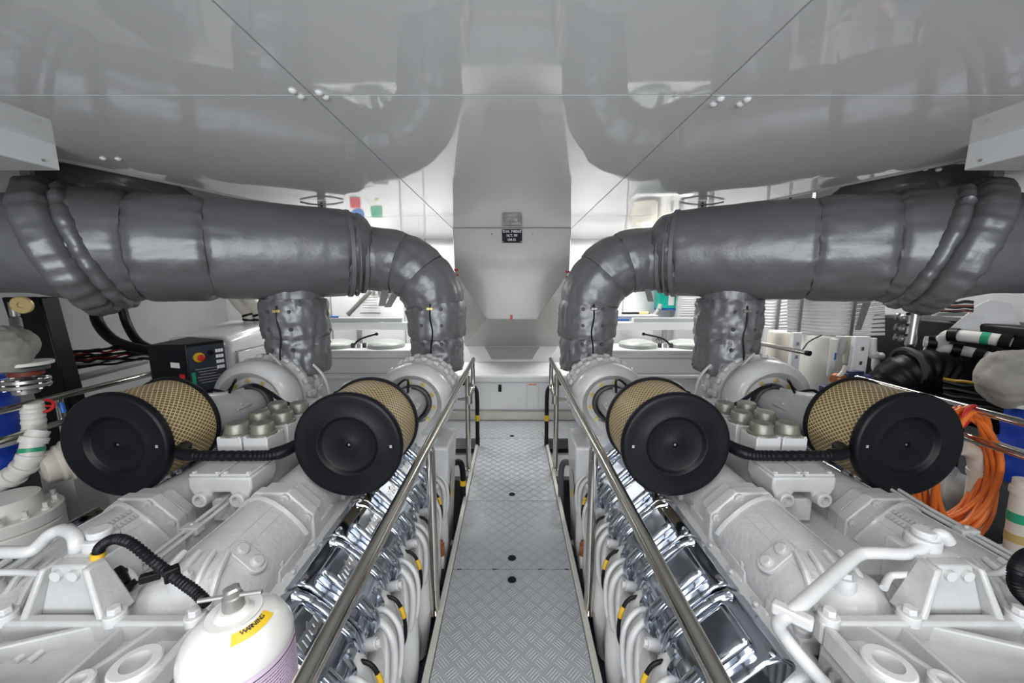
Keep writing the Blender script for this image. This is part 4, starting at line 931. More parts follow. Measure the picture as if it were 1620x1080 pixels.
# yellow curved sticker on the shoulder
def shoulder(r):      # height of shell surface at radius r
    pts = [(p[1], p[0] + 0.45) for p in prof[4:]]
    for (ra, za), (rb, zb) in zip(pts, pts[1:]):
        if rb <= r <= ra: return za + (zb - za) * (ra - r) / max(1e-6, ra - rb)
    return ztop
mb = MB(); grid = []
for i in range(25):
    a = -1.05 + 1.25 * i / 24; grid.append([mb.bm.verts.new((bc.x + r * math.cos(a), bc.y + r * math.sin(a), shoulder(r) + 0.0016)) for r in (0.054, 0.060, 0.066, 0.073)])
for A, B in zip(grid, grid[1:]):
    for j in range(3): mb.face([A[j], A[j + 1], B[j + 1], B[j]])
ws = mk('warning_sticker', mb, YLW, bt, smooth=1.5, label='yellow curved warning sticker')
def arc_text(word, r, size, a0, a1, name):
    out = MB(); n = len(word)
    for i, ch in enumerate(word):
        if ch == ' ': continue
        a = a0 + (a1 - a0) * (i + 0.5) / n; o = Vector((bc.x + r * math.cos(a), bc.y + r * math.sin(a), shoulder(r) + 0.0026))
        t = Vector((-math.sin(a), math.cos(a), 0)); inn = Vector((-math.cos(a), -math.sin(a), (shoulder(r - 0.004) - shoulder(r + 0.004)) / 0.008))
        m2 = text_mb(ch, size, basis(o, t, inn), ext=0.0003, bold=0.0002); me = bpy.data.meshes.new('q'); m2.bm.to_mesh(me); m2.bm.free(); out.bm.from_mesh(me); bpy.data.meshes.remove(me)
    mk(name, out, TXB, bt)
arc_text('WARNING', 0.0595, 0.0125, -0.75, 0.0, 'sticker_lettering')
mk('bottle_collar', MB().lathe((bc.x, bc.y, 0.449), (0, 0, -1), [(0, 0.10), (0.03, 0.10), (0.03, 0.0)], 32), MATS['gloss_white_enamel'], bt)
st_ = tag(mk('bottle_stand', MB().b2((bc.x - 0.11, bc.y - 0.11, 0.40), (bc.x + 0.11, bc.y + 0.11, 0.419)).b2((bc.x - 0.10, bc.y - 0.1, -0.75), (bc.x - 0.07, bc.y + 0.1, 0.40)).b2((bc.x + 0.06, bc.y - 0.1, -0.75), (bc.x + 0.09, bc.y + 0.1, 0.40)), DGR), 'dark steel stand carrying the white gas bottle', 'stand')

# orange hose coil on the outer rail, right
oh = thing('hose_coil', 'coiled orange air hose hanging by a red strap from the right outer handrail', 'hose', (2.45, 1.92, 0.2))
random.seed(3)
def coil(seed, cx, cy, cz, hw, hh, tilt):
    rnd = random.Random(seed); pts = []; turns = 7; n = 22
    for i in range(turns * n):
        a = 2 * PI * i / n; k = i // n; jit = 1 + 0.10 * math.sin(i * 0.045 + seed) + 0.09 * (k / turns - 0.5)
        x = math.sin(a) * hw * jit; z = math.cos(a) * hh * (1 + 0.05 * math.sin(k * 1.9 + seed)) ; top = max(0, math.cos(a)) ** 2
        z += (1 - top) * 0.02 * math.sin(k * 2.3); x *= (1 - 0.45 * top); y = 0.055 * math.sin(a * 1 + k) * (1 - top) + 0.012 * (k - turns / 2) * (0.6 + 0.4 * math.cos(a)) 
        pts.append(Vector((cx + x + tilt * z + 0.010 * math.sin(k * 1.3), cy + y, cz + z)))
    return pts
cp = at(1512, 735, 1.92)
mk('coiled_hose', MB().tube(coil(2, cp.x + 0.03, 1.94, cp.z - 0.03, 0.19, 0.33, 0.0), 0.0145, 10, smooth=2), ORG, oh, smooth=1.2)
mk('hose_loop', MB().tube([at(1560, 700, 1.95), at(1560, 790, 1.93), at(1520, 835, 1.9), at(1470, 815, 1.86), at(1440, 770, 1.84), at(1462, 700, 1.86), at(1500, 655, 1.93), at(1545, 668, 1.95)], 0.0125, 10, closed=True, smooth=8), ORG, oh, smooth=1.2)
mk('hose_loop', MB().tube([at(1575, 720, 1.97), at(1570, 810, 1.94), at(1535, 852, 1.9), at(1478, 826, 1.86), at(1452, 780, 1.84), at(1470, 690, 1.87), at(1510, 652, 1.93), at(1556, 675, 1.96)], 0.0125, 10, closed=True, smooth=8), ORG, oh, smooth=1.2)
mk('red_strap', MB().tube([at(1520, 672, 1.90), at(1530, 648, 1.90), at(1542, 642, 1.93), at(1540, 655, 1.96), at(1524, 674, 1.95)], 0.009, 8, closed=True, smooth=4), RED, oh, label='red hook-and-loop strap')

# blue drums
def drum(name, px, y0, y1, Y, rpx, lab):
    p0, p1 = at(px, y1, Y), at(px, y0, Y); R = rpx / 590 * Y; H = p1.z - p0.z
    t = thing(name, lab, 'drum', (p0.x, Y, p0.z), None)
    pr = [(0, 0), (0, R * 0.93)]
    for i in range(5):
        f = i / 5; pr += [(H * (f + 0.03), R * 0.95), (H * (f + 0.09), R), (H * (f + 0.14), R), (H * (f + 0.18), R * 0.94)]
    pr += [(H, R * 0.9), (H, 0)]
    mk('body', MB().lathe(p0, (0, 0, 1), pr, 40), BLU, t, smooth=0.9)
    mk('top_ring', MB().lathe((p0.x, Y, p1.z), (0, 0, 1), [(0, R * 0.7), (0.02, R * 0.72), (0.03, R * 0.66), (0.03, 0)], 32), BLU, t)
    mk('grey_band', MB().lathe((p0.x, Y, p0.z + H * 0.30), (0, 0, 1), [(0, R * 0.96), (0.0, R * 1.005), (0.025, R * 1.005), (0.025, R * 0.96)], 40), GRY, t)
    mk('drum_stand', MB().b2((p0.x - R * .8, Y - R * .8, -0.75 if Y > 2.7 else -0.399), (p0.x + R * .8, Y + R * .8, p0.z - 0.001)), DGR, t)
drum('blue_drum', -2, 600, 745, 2.15, 36, 'blue ribbed plastic drum behind the handrail at the left edge')
drum('blue_drum', 1626, 590, 760, 2.2, 40, 'blue ribbed plastic drum behind the orange hose at the right edge')

# ---- left side ----
def pipe_thing(name, lab, cat, pts, r, m, smooth=4, n=14, fit=(), grp=None):
    z = min(p.z for p in pts); t = thing(name, lab, cat, (pts[0].x, pts[0].y, z), grp)
    mk('tube', MB().tube(pts, r, n, smooth=smooth), m, t, smooth=1.0)
    for (i, w_, rr, mm, nm) in fit:
        sp = spline([Vector(p) for p in pts], 10); k = int(i * (len(sp) - 1)); a = sp[k]; d = (sp[min(k + 1, len(sp) - 1)] - sp[max(k - 1, 0)]).normalized()
        mk(nm, MB().lathe(a - d * w_ / 2, d, [(0, r * 0.8), (0, rr), (w_, rr), (w_, r * 0.8)], 20), mm, t)
    return t
fr = thing('sloping_stanchion', 'black painted sloping hull frame at the far left', 'frame', (-3.1, 2.3, -0.4))
a, b = at(36, 470, 2.75), at(92, 668, 2.75)
mk('web', MB().hexa([a + Vector((-0.16, 0, 0)), a + Vector((0.12, 0, 0)), a + Vector((0.12, 0.12, 0)), a + Vector((-0.16, 0.12, 0)), b + Vector((-0.12, 0, 0)), b + Vector((0.12, 0, 0)), b + Vector((0.12, 0.12, 0)), b + Vector((-0.12, 0.12, 0))]), BLK2, fr, bev=0.01)
mk('flange_strip', MB().tube([at(57, 478, 2.9), at(95, 575, 2.86)], 0.013, 6), ALU, fr)
mk('stanchion_foot', MB().b2((b.x - 0.14, 2.74, -0.75), (b.x + 0.14, 2.88, b.z + 0.01)), BLK2, fr)
gd = tag(mk('brass_disc', MB().lathe(at(36, 482, 2.3), (0.35, -1, -0.1), [(0, 0), (0, 0.052), (0.012, 0.052), (0.016, 0.047), (0.016, 0.018), (0.006, 0.016), (0.006, 0)], 32), mat('pale_brass', (0.62, 0.48, 0.22), 0.4, metal=0.3)), 'pale brass disc with dark centre hole below the left pipe', 'disc')
gd2 = tag(mk('disc_valve', MB().cyl(at(34, 480, 2.33), at(30, 480, 2.60), 0.03).cyl(at(24, 505, 2.5), at(27, 520, 2.45), 0.028).cyl(at(20, 478, 2.45), at(24, 500, 2.45), 0.022), VLV), 'dull metal valve spindle behind the brass disc', 'valve')
tag(mk('lagged_filter', lumpy(MB().ball(at(4, 552, 1.95), 0.118, 48, 32, (1, 1, 1.05)), at(4, 552, 1.95), 0.03, 9, 2), LGW), 'grey cloth-lagged valve body at the left edge above the flanges', 'valve')
vf = thing('flanged_valve', 'white and steel flanged valve with red handwheel at the left edge', 'valve', at(42, 660, 2.0))
for py, r, hh, m_ in ((577, 0.10, 0.018, PWH), (585, 0.085, 0.02, DGR), (593, 0.065, 0.03, mat('rusty_red', (0.16, 0.025, 0.015), 0.6)), (604, 0.09, 0.02, STL2), (612, 0.092, 0.02, VLV), (622, 0.05, 0.05, VLV)):
    p = at(42, py, 2.0); mk('flange', MB().cyl(p, p + Vector((0, 0, hh)), r, n=28), m_, vf, bev=0.003)
for i in range(6):
    a_ = i * PI / 3; p = at(42, 606, 2.0) + Vector((0.075 * math.cos(a_), 0.075 * math.sin(a_), -0.03)); mk('flange_bolt', MB().bolt(p, (0, 0, 1), 0.011, 0.06), STL2, vf)
pts = [at(50, 636, 2.02), at(53, 660, 2.02), at(55, 690, 2.02)]
mk('ribbed_pipe', MB().tube(spline(pts, 16), 0.045, 20, rfn=lambda t, a: 1 + 0.06 * (math.sin(t * 2 * PI * 7) > 0.7)), PWH, vf)
hw = at(71, 642, 2.05); mk('handwheel', MB().tube([hw + Vector((0.05 * math.cos(i * PI / 8), 0.015 * math.sin(i * PI / 8), 0.03 * math.sin(i * PI / 8))) for i in range(16)], 0.008, 8, closed=True).cyl(hw + Vector((-0.045, 0, 0)), hw + Vector((0.045, 0, 0)), 0.006), RED, vf, label='red handwheel')
mk('blue_tap', MB().cyl(at(96, 636, 2.1), at(101, 652, 2.1), 0.012), BLB, vf)
pipe_thing('bilge_pipe', 'segmented white plastic pipe with green band curving in from the left edge', 'pipe', [at(-25, 775, 1.85), at(5, 762, 1.87), at(32, 744, 1.89), at(48, 722, 1.91), at(52, 700, 1.93), at(62, 680, 1.96)], 0.046, PWH,
           fit=((0.30, 0.03, 0.056, PWH, 'collar'), (0.47, 0.02, 0.055, PWH, 'collar'), (0.60, 0.03, 0.054, PWH, 'collar'), (0.70, 0.022, 0.049, GRN, 'green_band'), (0.85, 0.03, 0.056, PWH, 'collar')))
p = at(14, 805, 1.75); cs = thing('cooler_housing', 'large round white flanged cooler housing at the lower left edge', 'housing', (p.x, p.y, p.z - 0.45))
mk('body', MB().lathe((p.x, p.y, p.z - 0.75), (0, 0, 1), [(0, 0), (0, 0.15), (0.50, 0.15), (0.51, 0.178), (0.66, 0.178), (0.668, 0.17), (0.668, 0)], 56), PWH, cs, bev=0.003)
mk('top_flange', MB().lathe((p.x, p.y, p.z - 0.078), (0, 0, 1), [(0, 0), (0, 0.18), (0.055, 0.18), (0.06, 0.175), (0.06, 0.12), (0.14, 0.11), (0.15, 0.0)], 56), PWH, cs, bev=0.002)
for i in range(12):
    a_ = i * PI / 6 + 0.2; q = Vector((p.x + 0.152 * math.cos(a_), p.y + 0.152 * math.sin(a_), p.z - 0.018)); mk('flange_bolt', MB().cyl(q, q + Vector((0, 0, 0.012)), 0.017, n=12).bolt(q + Vector((0, 0, 0.012)), (0, 0, 1), 0.012, 0.025), PWH, cs)
pm = at(84, 735, 2.0); pp = thing('sea_water_pump', 'grey-white cylindrical sea water pump beside the left outer air filter', 'pump', (pm.x, pm.y, pm.z - 0.1))
mk('pump_body', MB().lathe(pm + Vector((0.0, -0.06, 0)), (0.5, 1, 0.1), [(0, 0), (0, 0.05), (0.01, 0.085), (0.03, 0.09), (0.06, 0.09), (0.07, 0.105), (0.09, 0.105), (0.10, 0.12), (0.26, 0.12), (0.26, 0)], 40), PCR, pp, bev=0.003)
mk('pump_foot', MB().b2((pm.x - 0.08, pm.y, -0.399), (pm.x + 0.1, pm.y + 0.16, pm.z - 0.06)), GRY, pp)
# bent black hoses on the hull lining, cable runs
for i, pts in enumerate(([at(150, 470, 3.35), at(153, 505, 3.35), at(170, 530, 3.3), at(195, 545, 3.25), at(240, 556, 3.2)], [at(190, 475, 3.4), at(200, 510, 3.4), at(214, 535, 3.35), at(232, 548, 3.3), at(262, 556, 3.2)])):
    pipe_thing('black_hose', 'thick black bent hose on the left hull lining, %s' % ('nearer the black frame' if i == 0 else 'nearer the control panel'), 'hose', pts, 0.042 if i == 0 else 0.034, BLK2)
ct = thing('cable_run', 'bundle of black and red cables along the left hull lining', 'cable', at(150, 580, 3.0))
rnd = random.Random(5)
for i in range(10):
    y0 = 556 + i * 3.2; y1 = 545 + i * 2.4; pts = [at(98 + 14 * k, y0 + (y1 - y0) * k / 10 + rnd.uniform(-2, 2), 2.9 + 0.05 * k + 0.02 * (i % 3)) for k in range(11)]
    mk('cable', MB().tube(pts, 0.010, 7, smooth=3), mat('dark_red_cable', (0.22, 0.015, 0.01), 0.5) if i in (2, 5) else (GRY if i == 7 else BLK2), ct)
tag(mk('hull_stringer', MB().tube([at(96, 605, 3.0), at(232, 570, 3.5)], 0.03, 8).b2((-3.90, 3.02, 0.78), (-3.62, 3.08, 0.84)), GRY), 'grey stringer below the cables on the left hull', 'beam')
# generator enclosure
ge = thing('generator_enclosure', 'white rounded generator enclosure behind the black control panel', 'generator', (-2.75, 3.2, -0.75))
mk('enclosure', MB().hexa([(-2.78, 2.92, -0.75), (-2.22, 2.92, -0.75), (-2.22, 3.75, -0.75), (-2.85, 3.75, -0.75), (-2.74, 2.94, 1.19), (-2.24, 2.94, 1.19), (-2.24, 3.75, 1.26), (-2.80, 3.75, 1.26)]), mat('gloss_gelcoat', (0.74, 0.75, 0.77), 0.2, coat=0.4), ge, bev=0.07, seg=5)
mk('door_panel', MB().b2((-2.225, 3.02, 0.50), (-2.212, 3.40, 1.06)), MATS['gloss_gelcoat'], ge, bev=0.006)
mk('door_panel', MB().b2((-2.225, 3.52, 0.50), (-2.212, 3.68, 1.09)), MATS['gloss_gelcoat'], ge, bev=0.006)
mk('door_seam', MB().b2((-2.222, 3.0, 1.062), (-2.213, 3.42, 1.072)).b2((-2.222, 3.41, 0.5), (-2.213, 3.42, 1.07)), GRY, ge)
cpn = thing('control_panel', 'black generator control panel with red emergency stop and white keypad', 'control panel', (-2.3, 2.6, 1.0))
A_, B_ = at(292, 545, 2.42), at(354, 537, 2.60); dn = Vector((0, 0, -0.34))
top = [at(232, 546, 2.52), A_, B_, at(300, 532, 2.80)]
mk('housing', MB().hexa([t + dn for t in top] + top), BLK2, cpn, bev=0.006)
fx = (B_ - A_).normalized(); fn_ = Vector((fx.y, -fx.x, 0)).normalized(); up = Vector((0, 0, 1))
def onp(u, v, d=0.002): return A_.lerp(B_, u) + dn * v + fn_ * d
mk('fascia', MB().hexa([onp(0.03, 0.97, 0.001), onp(0.97, 0.97, 0.001), onp(0.97, 0.97, 0.005), onp(0.03, 0.97, 0.005), onp(0.03, 0.06, 0.001), onp(0.97, 0.06, 0.001), onp(0.97, 0.06, 0.005), onp(0.03, 0.06, 0.005)]), PAN, cpn)
mk('stop_collar', MB().cyl(onp(0.30, 0.28, 0.004), onp(0.30, 0.28, 0.012), 0.032, n=24), YLW, cpn, label='yellow collar')
mk('stop_button', MB().lathe(onp(0.30, 0.28, 0.010), fn_, [(0, 0.010), (0.025, 0.010), (0.025, 0.020), (0.04, 0.021), (0.047, 0.014), (0.048, 0)], 24), RED, cpn, label='red mushroom push button')
for i in range(3):
    for j in range(4):
        c = onp(0.76 + 0.07 * i, 0.20 + 0.11 * j, 0.006); mk('key', MB().box(c, (0.013, 0.006, 0.022), rz=math.atan2(fx.y, fx.x)), TXW, cpn)
mk('rotary_switch', MB().cyl(onp(0.58, 0.22, 0.004), onp(0.58, 0.22, 0.022), 0.016, n=16), BLK, cpn)
for j in range(6): mk('printed_line', MB().box(onp(0.48 + 0.02 * (j % 2), 0.52 + 0.055 * j, 0.0055), (0.13 - 0.02 * (j % 3), 0.002, 0.004), rz=math.atan2(fx.y, fx.x)), GRY, cpn)
mk('green_lamp_strip', MB().box(onp(0.12, 0.68, 0.0055), (0.02, 0.002, 0.08), rz=math.atan2(fx.y, fx.x)), GRN, cpn)
C_ = top[0]; sx = (A_ - C_).normalized(); sn = Vector((sx.y, -sx.x, 0)).normalized()
for u, v, w_, h_, m_ in ((0.70, 0.40, 0.10, 0.035, TXW), (0.85, 0.62, 0.06, 0.03, RED), (0.86, 0.74, 0.06, 0.03, TXW)):
    mk('sticker', MB().box(C_.lerp(A_, u) + dn * v + sn * 0.003, (w_ * 0.8, 0.003, h_), rz=math.atan2(sx.y, sx.x)), m_, cpn)
mk('panel_bracket', MB().b2((-2.5, 2.55, -0.4), (-2.42, 2.65, 0.95)).b2((-2.15, 2.6, -0.4), (-2.08, 2.68, 0.90)), DGR, cpn)
mk('bracket_base', MB().b2((-2.55, 2.5, -0.75), (-2.0, 2.7, -0.39)), DGR, cpn)
# insulated ducts between generator and ceiling
for i, (x0, x1) in enumerate(((362, 395), (385, 412))):
    pipe_thing('flexible_duct', 'dull white flexible duct with hose clips above the enclosure, %s' % ('left one' if i == 0 else 'right one'), 'pipe', [at(x0, 455, 3.55), at((x0 + x1) / 2, 478, 3.6), at(x1, 496, 3.6), at(x1 + 2, 512, 3.6)], 0.06, PCR, fit=((0.72, 0.02, 0.068, BLK2, 'hose_clip'), (0.86, 0.02, 0.068, BLK2, 'hose_clip')))

# ---- behind the risers, both sides ----
for s in (-1, 1):
    SIDE = s; side = 'left' if s < 0 else 'right'
    bm_ = thing('cross_beam', 'white box beam on posts behind the %s risers' % side, 'beam', (1.6, 4.4, 0.95))
    mk('beam', MB().b2((0.95, 4.40, 1.075), (2.5, 4.50, 1.165)), BWH, bm_, bev=0.006)
    mk('top_tray', MB().b2((1.28 if s < 0 else 1.42, 4.41, 1.166), (2.45, 4.49, 1.215)), mat('tray_grey', (0.52, 0.55, 0.57), 0.4), bm_, bev=0.004)
    for x in (1.0, 1.80, 2.45): mk('post', MB().b2((x - 0.02, 4.43, -0.75), (x + 0.03, 4.47, 1.075)), GRY, bm_)
    bx = thing('battery_box', 'long white box with two round grey lids behind the %s risers' % side, 'box', (1.55, 4.05, -0.75))
    mk('body', MB().b2((0.98, 3.90, -0.75), (2.25, 4.34, 0.90)), BWH, bx, bev=0.012)
    mk('top_lip', MB().b2((0.97, 3.885, 0.895), (2.26, 4.35, 0.925)), BWH, bx, bev=0.008)
    mk('lower_lip', MB().b2((0.97, 3.875, 0.62), (2.26, 3.899, 0.66)), BWH, bx, bev=0.008)
    mk('groove', MB().b2((0.99, 3.896, 0.835), (2.24, 3.9, 0.842)).b2((0.99, 3.896, 0.675), (2.24, 3.9, 0.68)), GRY, bx)
    for x in (1.38, 1.92): mk('round_lid', MB().lathe((x, 4.12, 0.925), (0, 0, 1), [(0, 0), (0, 0.20), (0.035, 0.20), (0.05, 0.185), (0.075, 0.10), (0.082, 0)], 40), GRG, bx)
    for x in (1.60, 1.66, 1.72): mk('terminal', MB().box((x, 4.06, 0.95), (0.035, 0.04, 0.05)), DGR if x != 1.66 else GRG, bx, bev=0.004)
    mk('lever', MB().tube([(1.70, 4.05, 0.96), (1.66, 4.03, 1.0), (1.58, 4.02, 1.04), (1.40 if s > 0 else 1.44, 4.0, 1.08)], 0.010, 8, smooth=4).ball((1.40 if s > 0 else 1.44, 4.0, 1.08), 0.018, 10, 7), BLK2, bx)
SIDE = 1
def flat(name, px, py, w_, h_, Y, m, lab, cat, rot=0, depth=0.006, grp=None):
    p = at(px, py, Y); kx = Y / ray(px, py).y
    return tag(mk(name, MB().box(p, (w_ * kx, depth, h_ * kx), ry=rot), m), lab, cat, grp)
# notices on the far wall, left of trunk (seen directly or in the glossy ceiling)
for nm, px, dz, w_, m_, lab in (('warning_notice', 563, 1.74, 0.13, RED, 'small red warning notice high on the far wall, left side'), ('exit_notice', 596, 1.86, 0.14, GRN, 'green safety notice high on the far wall, left side')):
    X = at(px, 340, 5.19).x; tag(mk(nm, MB().box((X, 5.191, dz), (w_, 0.006, w_)), m_), lab, 'sign')
X = at(566, 340, 5.19).x; tag(mk('mandatory_notice', MB().cyl((X, 5.198, 1.90), (X, 5.188, 1.90), 0.085, n=32), BLB), 'round blue notice high on the far wall, left side', 'sign')
X = at(596, 322, 5.19).x; tag(mk('danger_notice', MB().cyl((X, 5.198, 1.70), (X, 5.188, 1.70), 0.03, n=3), YLW), 'tiny yellow notice above the green one on the far wall', 'sign')
nt = thing('instruction_sheet', 'white printed instruction sheet on the far wall behind the left riser', 'paper', at(585, 475, 5.19))
p = at(585, 473, 5.19); mk('sheet', MB().box(p, (0.28, 0.005, 0.36)), TXW, nt)
for j in range(8): mk('printed_line', MB().box(p + Vector((0.0, -0.004, 0.13 - 0.035 * j)), (0.2, 0.002, 0.006)), GRY, nt)
p, q = at(553, 495, 5.1), at(587, 460, 5.1); tag(mk('squeegee_rod', MB().cyl(p, q, 0.028).cyl(p, p + (p - q).normalized() * 0.03, 0.032), VLV), 'slim metal squeegee rod hung diagonally on the far wall', 'lamp')  # metal squeegee rod, gives no light
p = at(610, 463, 5.17); tag(mk('wall_shelf_clip', MB().box(p, (0.2, 0.03, 0.05)).box(p - Vector((0.16, 0, 0)), (0.03, 0.03, 0.05)), VLV), 'small metal clip strip on the far wall above the strap ends', 'bracket')
p = at(520, 492, 4.5); tag(mk('plastic_cup', MB().lathe((p.x, 4.45, 1.2155), (0, 0, 1), [(0, 0), (0, 0.03), (0.09, 0.035), (0.09, 0.031), (0.01, 0.026), (0.01, 0)], 20), mat('amber_plastic', (0.6, 0.5, 0.2), 0.3)), 'small amber plastic cup on the left cross beam', 'cup')
p = at(528, 500, 4.42); tag(mk('paint_marker', MB().cyl((p.x - 0.04, 4.43, 1.227), (p.x + 0.05, 4.43, 1.227), 0.011), BLB), 'short blue marker lying on the left cross beam', 'marker')
# right: workbench behind the inner riser with tools, first-aid box, canisters
wbn = thing('workbench', 'white workbench with a grey hose reel rim behind the right inner riser', 'bench', (1.55, 4.9, -0.75))
z_b = at(1000, 500, 4.8).z
mk('bench_body', MB().b2((1.05, 4.72, -0.75), (1.82, 5.18, z_b)), BWH, wbn, bev=0.02)
mk('bench_shelf', MB().b2((1.05, 4.705, z_b + 0.001), (1.82, 5.18, z_b + 0.02)), BWH, wbn, bev=0.004)
tool_m = [('hammer', 'dark tool lying on the workbench, longest one', [(985, 489), (1010, 486)], 0.014, BLK2), ('spanner', 'steel spanner lying on the workbench at its left', [(976, 499), (1000, 497)], 0.008, STL2), ('brass_fitting', 'brass fitting on the workbench', [(1013, 488), (1024, 484)], 0.018, GLD), ('hand_grip', 'black rubber grip at the right of the workbench tools', [(1008, 499), (1026, 499)], 0.012, BLK), ('pliers', 'steel pliers in the middle of the workbench tools', [(992, 494), (1012, 492)], 0.010, VLV)]
for nm, lab, ((ax, ay), (bx_, by_)), r, m_ in tool_m:
    A, B = at(ax, ay, 4.85), at(bx_, by_, 4.85); z = z_b + 0.021 + r; A.z = z; B.z = z + 0.001
    mb = MB().cyl(A, B, r).ball(B, r * 1.5, 12, 8, (1, 1, 0.66)).ball(A, r * 1.2, 12, 8, (1, 1, 0.8)); tag(mk(nm, mb, m_), lab, 'tool', 'tools on the workbench')
p = at(988, 507, 4.6); tag(mk('level_tool', MB().box((p.x, 4.694, p.z), (0.17, 0.02, 0.022)), BLB), 'blue bar stuck to the front edge of the workbench', 'tool')
fa = thing('first_aid_box', 'teal first-aid box with white tag on the far wall, right of the trunk', 'box', at(1055, 485, 5.0))
p = at(1057, 470, 5.05); mk('case', MB().box((p.x, 5.10, p.z + 0.02), (0.26, 0.16, 0.34)), TEAL, fa, bev=0.012)
mk('base_strip', MB().box((p.x, 5.09, p.z - 0.16), (0.26, 0.16, 0.02)), BLB, fa)
mk('tag', MB().box((p.x + 0.03, 5.015, p.z - 0.04), (0.075, 0.006, 0.13)), TXW, fa)
p = at(1040, 505, 5.0); tag(mk('cable_arch', MB().tube([at(1033, 510, 4.95), at(1035, 500, 4.95), at(1042, 490, 4.95)], 0.03, 12, smooth=4).tube([at(1045, 482, 5.0), at(1042, 490, 4.97)], 0.03, 10), GRY), 'grey curved cable conduit beside the workbench', 'conduit')
pnl = thing('locker', 'tall grey-white locker panel with louvres right of the teal box', 'cabinet', at(1095, 560, 4.9))
x0, x1 = at(1073, 480, 4.95).x, at(1102, 480, 4.95).x
mk('locker_body', MB().b2((x0, 4.95, -0.75), (x1, 5.19, 2.0)), mat('locker_grey', (0.55, 0.56, 0.57), 0.4), pnl, bev=0.006)
for j in range(8): mk('louvre', MB().box(((x0 + x1) / 2, 4.948, 1.42 - 0.03 * j), (0.17, 0.006, 0.012)), BWH, pnl)
tag(mk('vertical_pipe', MB().cyl((x1 + 0.07, 4.9, -0.75), (x1 + 0.07, 4.9, 2.19), 0.028).cyl((x1 + 0.07, 4.9, 1.2), (x1 + 0.07, 4.9, 1.3), 0.045), VLV), 'vertical grey pipe with valve right of the locker', 'pipe')
for i, (px, w_, h0) in enumerate(((1021, 0.16, 1.66), (1058, 0.13, 1.60))):
    X = at(px, 345, 4.95).x; c = thing('canister', 'cream cylindrical canister on the far wall, %s' % ('left one of the pair' if i == 0 else 'right one of the pair'), 'canister', (X, 5.0, h0 + 0.1))
    mk('body', MB().lathe((X, 5.0, h0 + 0.12), (0, 0, 1), [(0, 0), (0, w_ * 0.9), (0.02, w_), (0.26, w_), (0.29, w_ * 0.85), (0.30, 0)], 36), PCR if i == 0 else PWH, c); mk('label_strip', MB().box((X, 5.0 - w_ - 0.002, h0 + 0.25), (0.03, 0.006, 0.12)), GRY, c)
tag(mk('canister_shelf', MB().b2((at(1000, 400, 4.95).x, 4.82, 1.70), (at(1085, 400, 4.95).x, 5.19, 1.719)), BWH), 'white wall shelf under the two canisters', 'shelf')
# scribbled notice between posts
p = at(1043, 538, 4.6); n2 = thing('wall_notice', 'white plate with black squiggle mark seen under the right cross beam', 'sign', p)
mk('plate', MB().box(p, (0.18, 0.01, 0.26)), TXW, n2); mk('squiggle', MB().tube([p + Vector((x, -0.008, z)) for x, z in ((-0.05, 0.0), (-0.02, 0.025), (0.0, 0.0), (0.03, 0.03), (0.055, -0.01), (0.04, -0.04))], 0.004, 6, smooth=4), TXB, n2)

# ---- right side ----
# stacks of horizontal white cooling tubes
def tube_bank(name, lab, pa, pb, Ya, Yb, yt0, yb0, yt1, yb1, n, r, bend=0.0):
    t = thing(name, lab, 'cooler', at(pa, yb0, Ya), 'tube banks of the right-hand cooler')
    A0, A1 = at(pa, yt0, Ya), at(pa, yb0, Ya); B0, B1 = at(pb, yt1, Yb), at(pb, yb1, Yb)
    for i in range(n):
        f = i / (n - 1); a = A0.lerp(A1, f); b = B0.lerp(B1, f); m_ = a.lerp(b, 0.5) + Vector((0.0, -bend, -0.02))
        a2 = a + (a - b).normalized() * 0.0
        mk('cooling_tube', MB().tube([a2, a.lerp(b, 0.25) + Vector((0, -bend * .7, -0.012)), m_, a.lerp(b, 0.75) + Vector((0, -bend * .6, -0.01)), b], r, 12, smooth=3), MATS['gloss_gelcoat'], t, smooth=1.0)
    for f in (0.16, 0.72):
        p, q = A0.lerp(B0, f), A1.lerp(B1, f); yb = p.y - bend * 0.7 - r - 0.004; mk('tie_bar', MB().b2((p.x - 0.035, yb - 0.006, q.z - 0.04), (p.x - 0.005, yb + 0.006, 2.549)), VLV, t)
    return t
tb_ = tube_bank('tube_bank', 'near bank of stacked white horizontal cooling tubes under the right pipe', 1246, 1400, 3.75, 3.25, 470, 523, 452, 528, 12, 0.0145, 0.03)
tube_bank('tube_bank', 'far short bank of white cooling tubes between the riser and the near bank', 1192, 1252, 4.35, 4.2, 472, 514, 470, 516, 10, 0.015, 0.0)
mk('flat_strap', MB().hexa([at(1365, 478, 3.22), at(1378, 478, 3.22), at(1378, 478, 3.24), at(1365, 478, 3.24), at(1352, 522, 3.22), at(1362, 522, 3.22), at(1362, 522, 3.24), at(1352, 522, 3.24)]), VLV, tb_)
hd = thing('pipe_header', 'upright stainless header pipe with three side valves right of the tube bank', 'pipe', at(1443, 548, 3.0))
mk('header', MB().cyl(at(1440, 543, 3.0), at(1452, 465, 3.0), 0.036, n=28).ball(at(1440, 543, 3.0), 0.036, 20, 12), STL2, hd)
for py, px in ((500, 1418), (517, 1416), (533, 1414)):
    a, b = at(px, py, 3.1), at(1446, py + 6, 3.0); mk('side_valve', MB().cyl(a, b, 0.017).ball(a.lerp(b, 0.4), 0.03, 12, 8).cyl(a.lerp(b, 0.4), a.lerp(b, 0.4) + Vector((0.0, -0.05, 0.03)), 0.01).cyl(a, a.lerp(b, 0.12), 0.03), VLV, hd)
    mk('valve_handle', MB().box(a.lerp(b, 0.4) + Vector((0, -0.055, 0.035)), (0.07, 0.012, 0.02)), BLK2, hd)
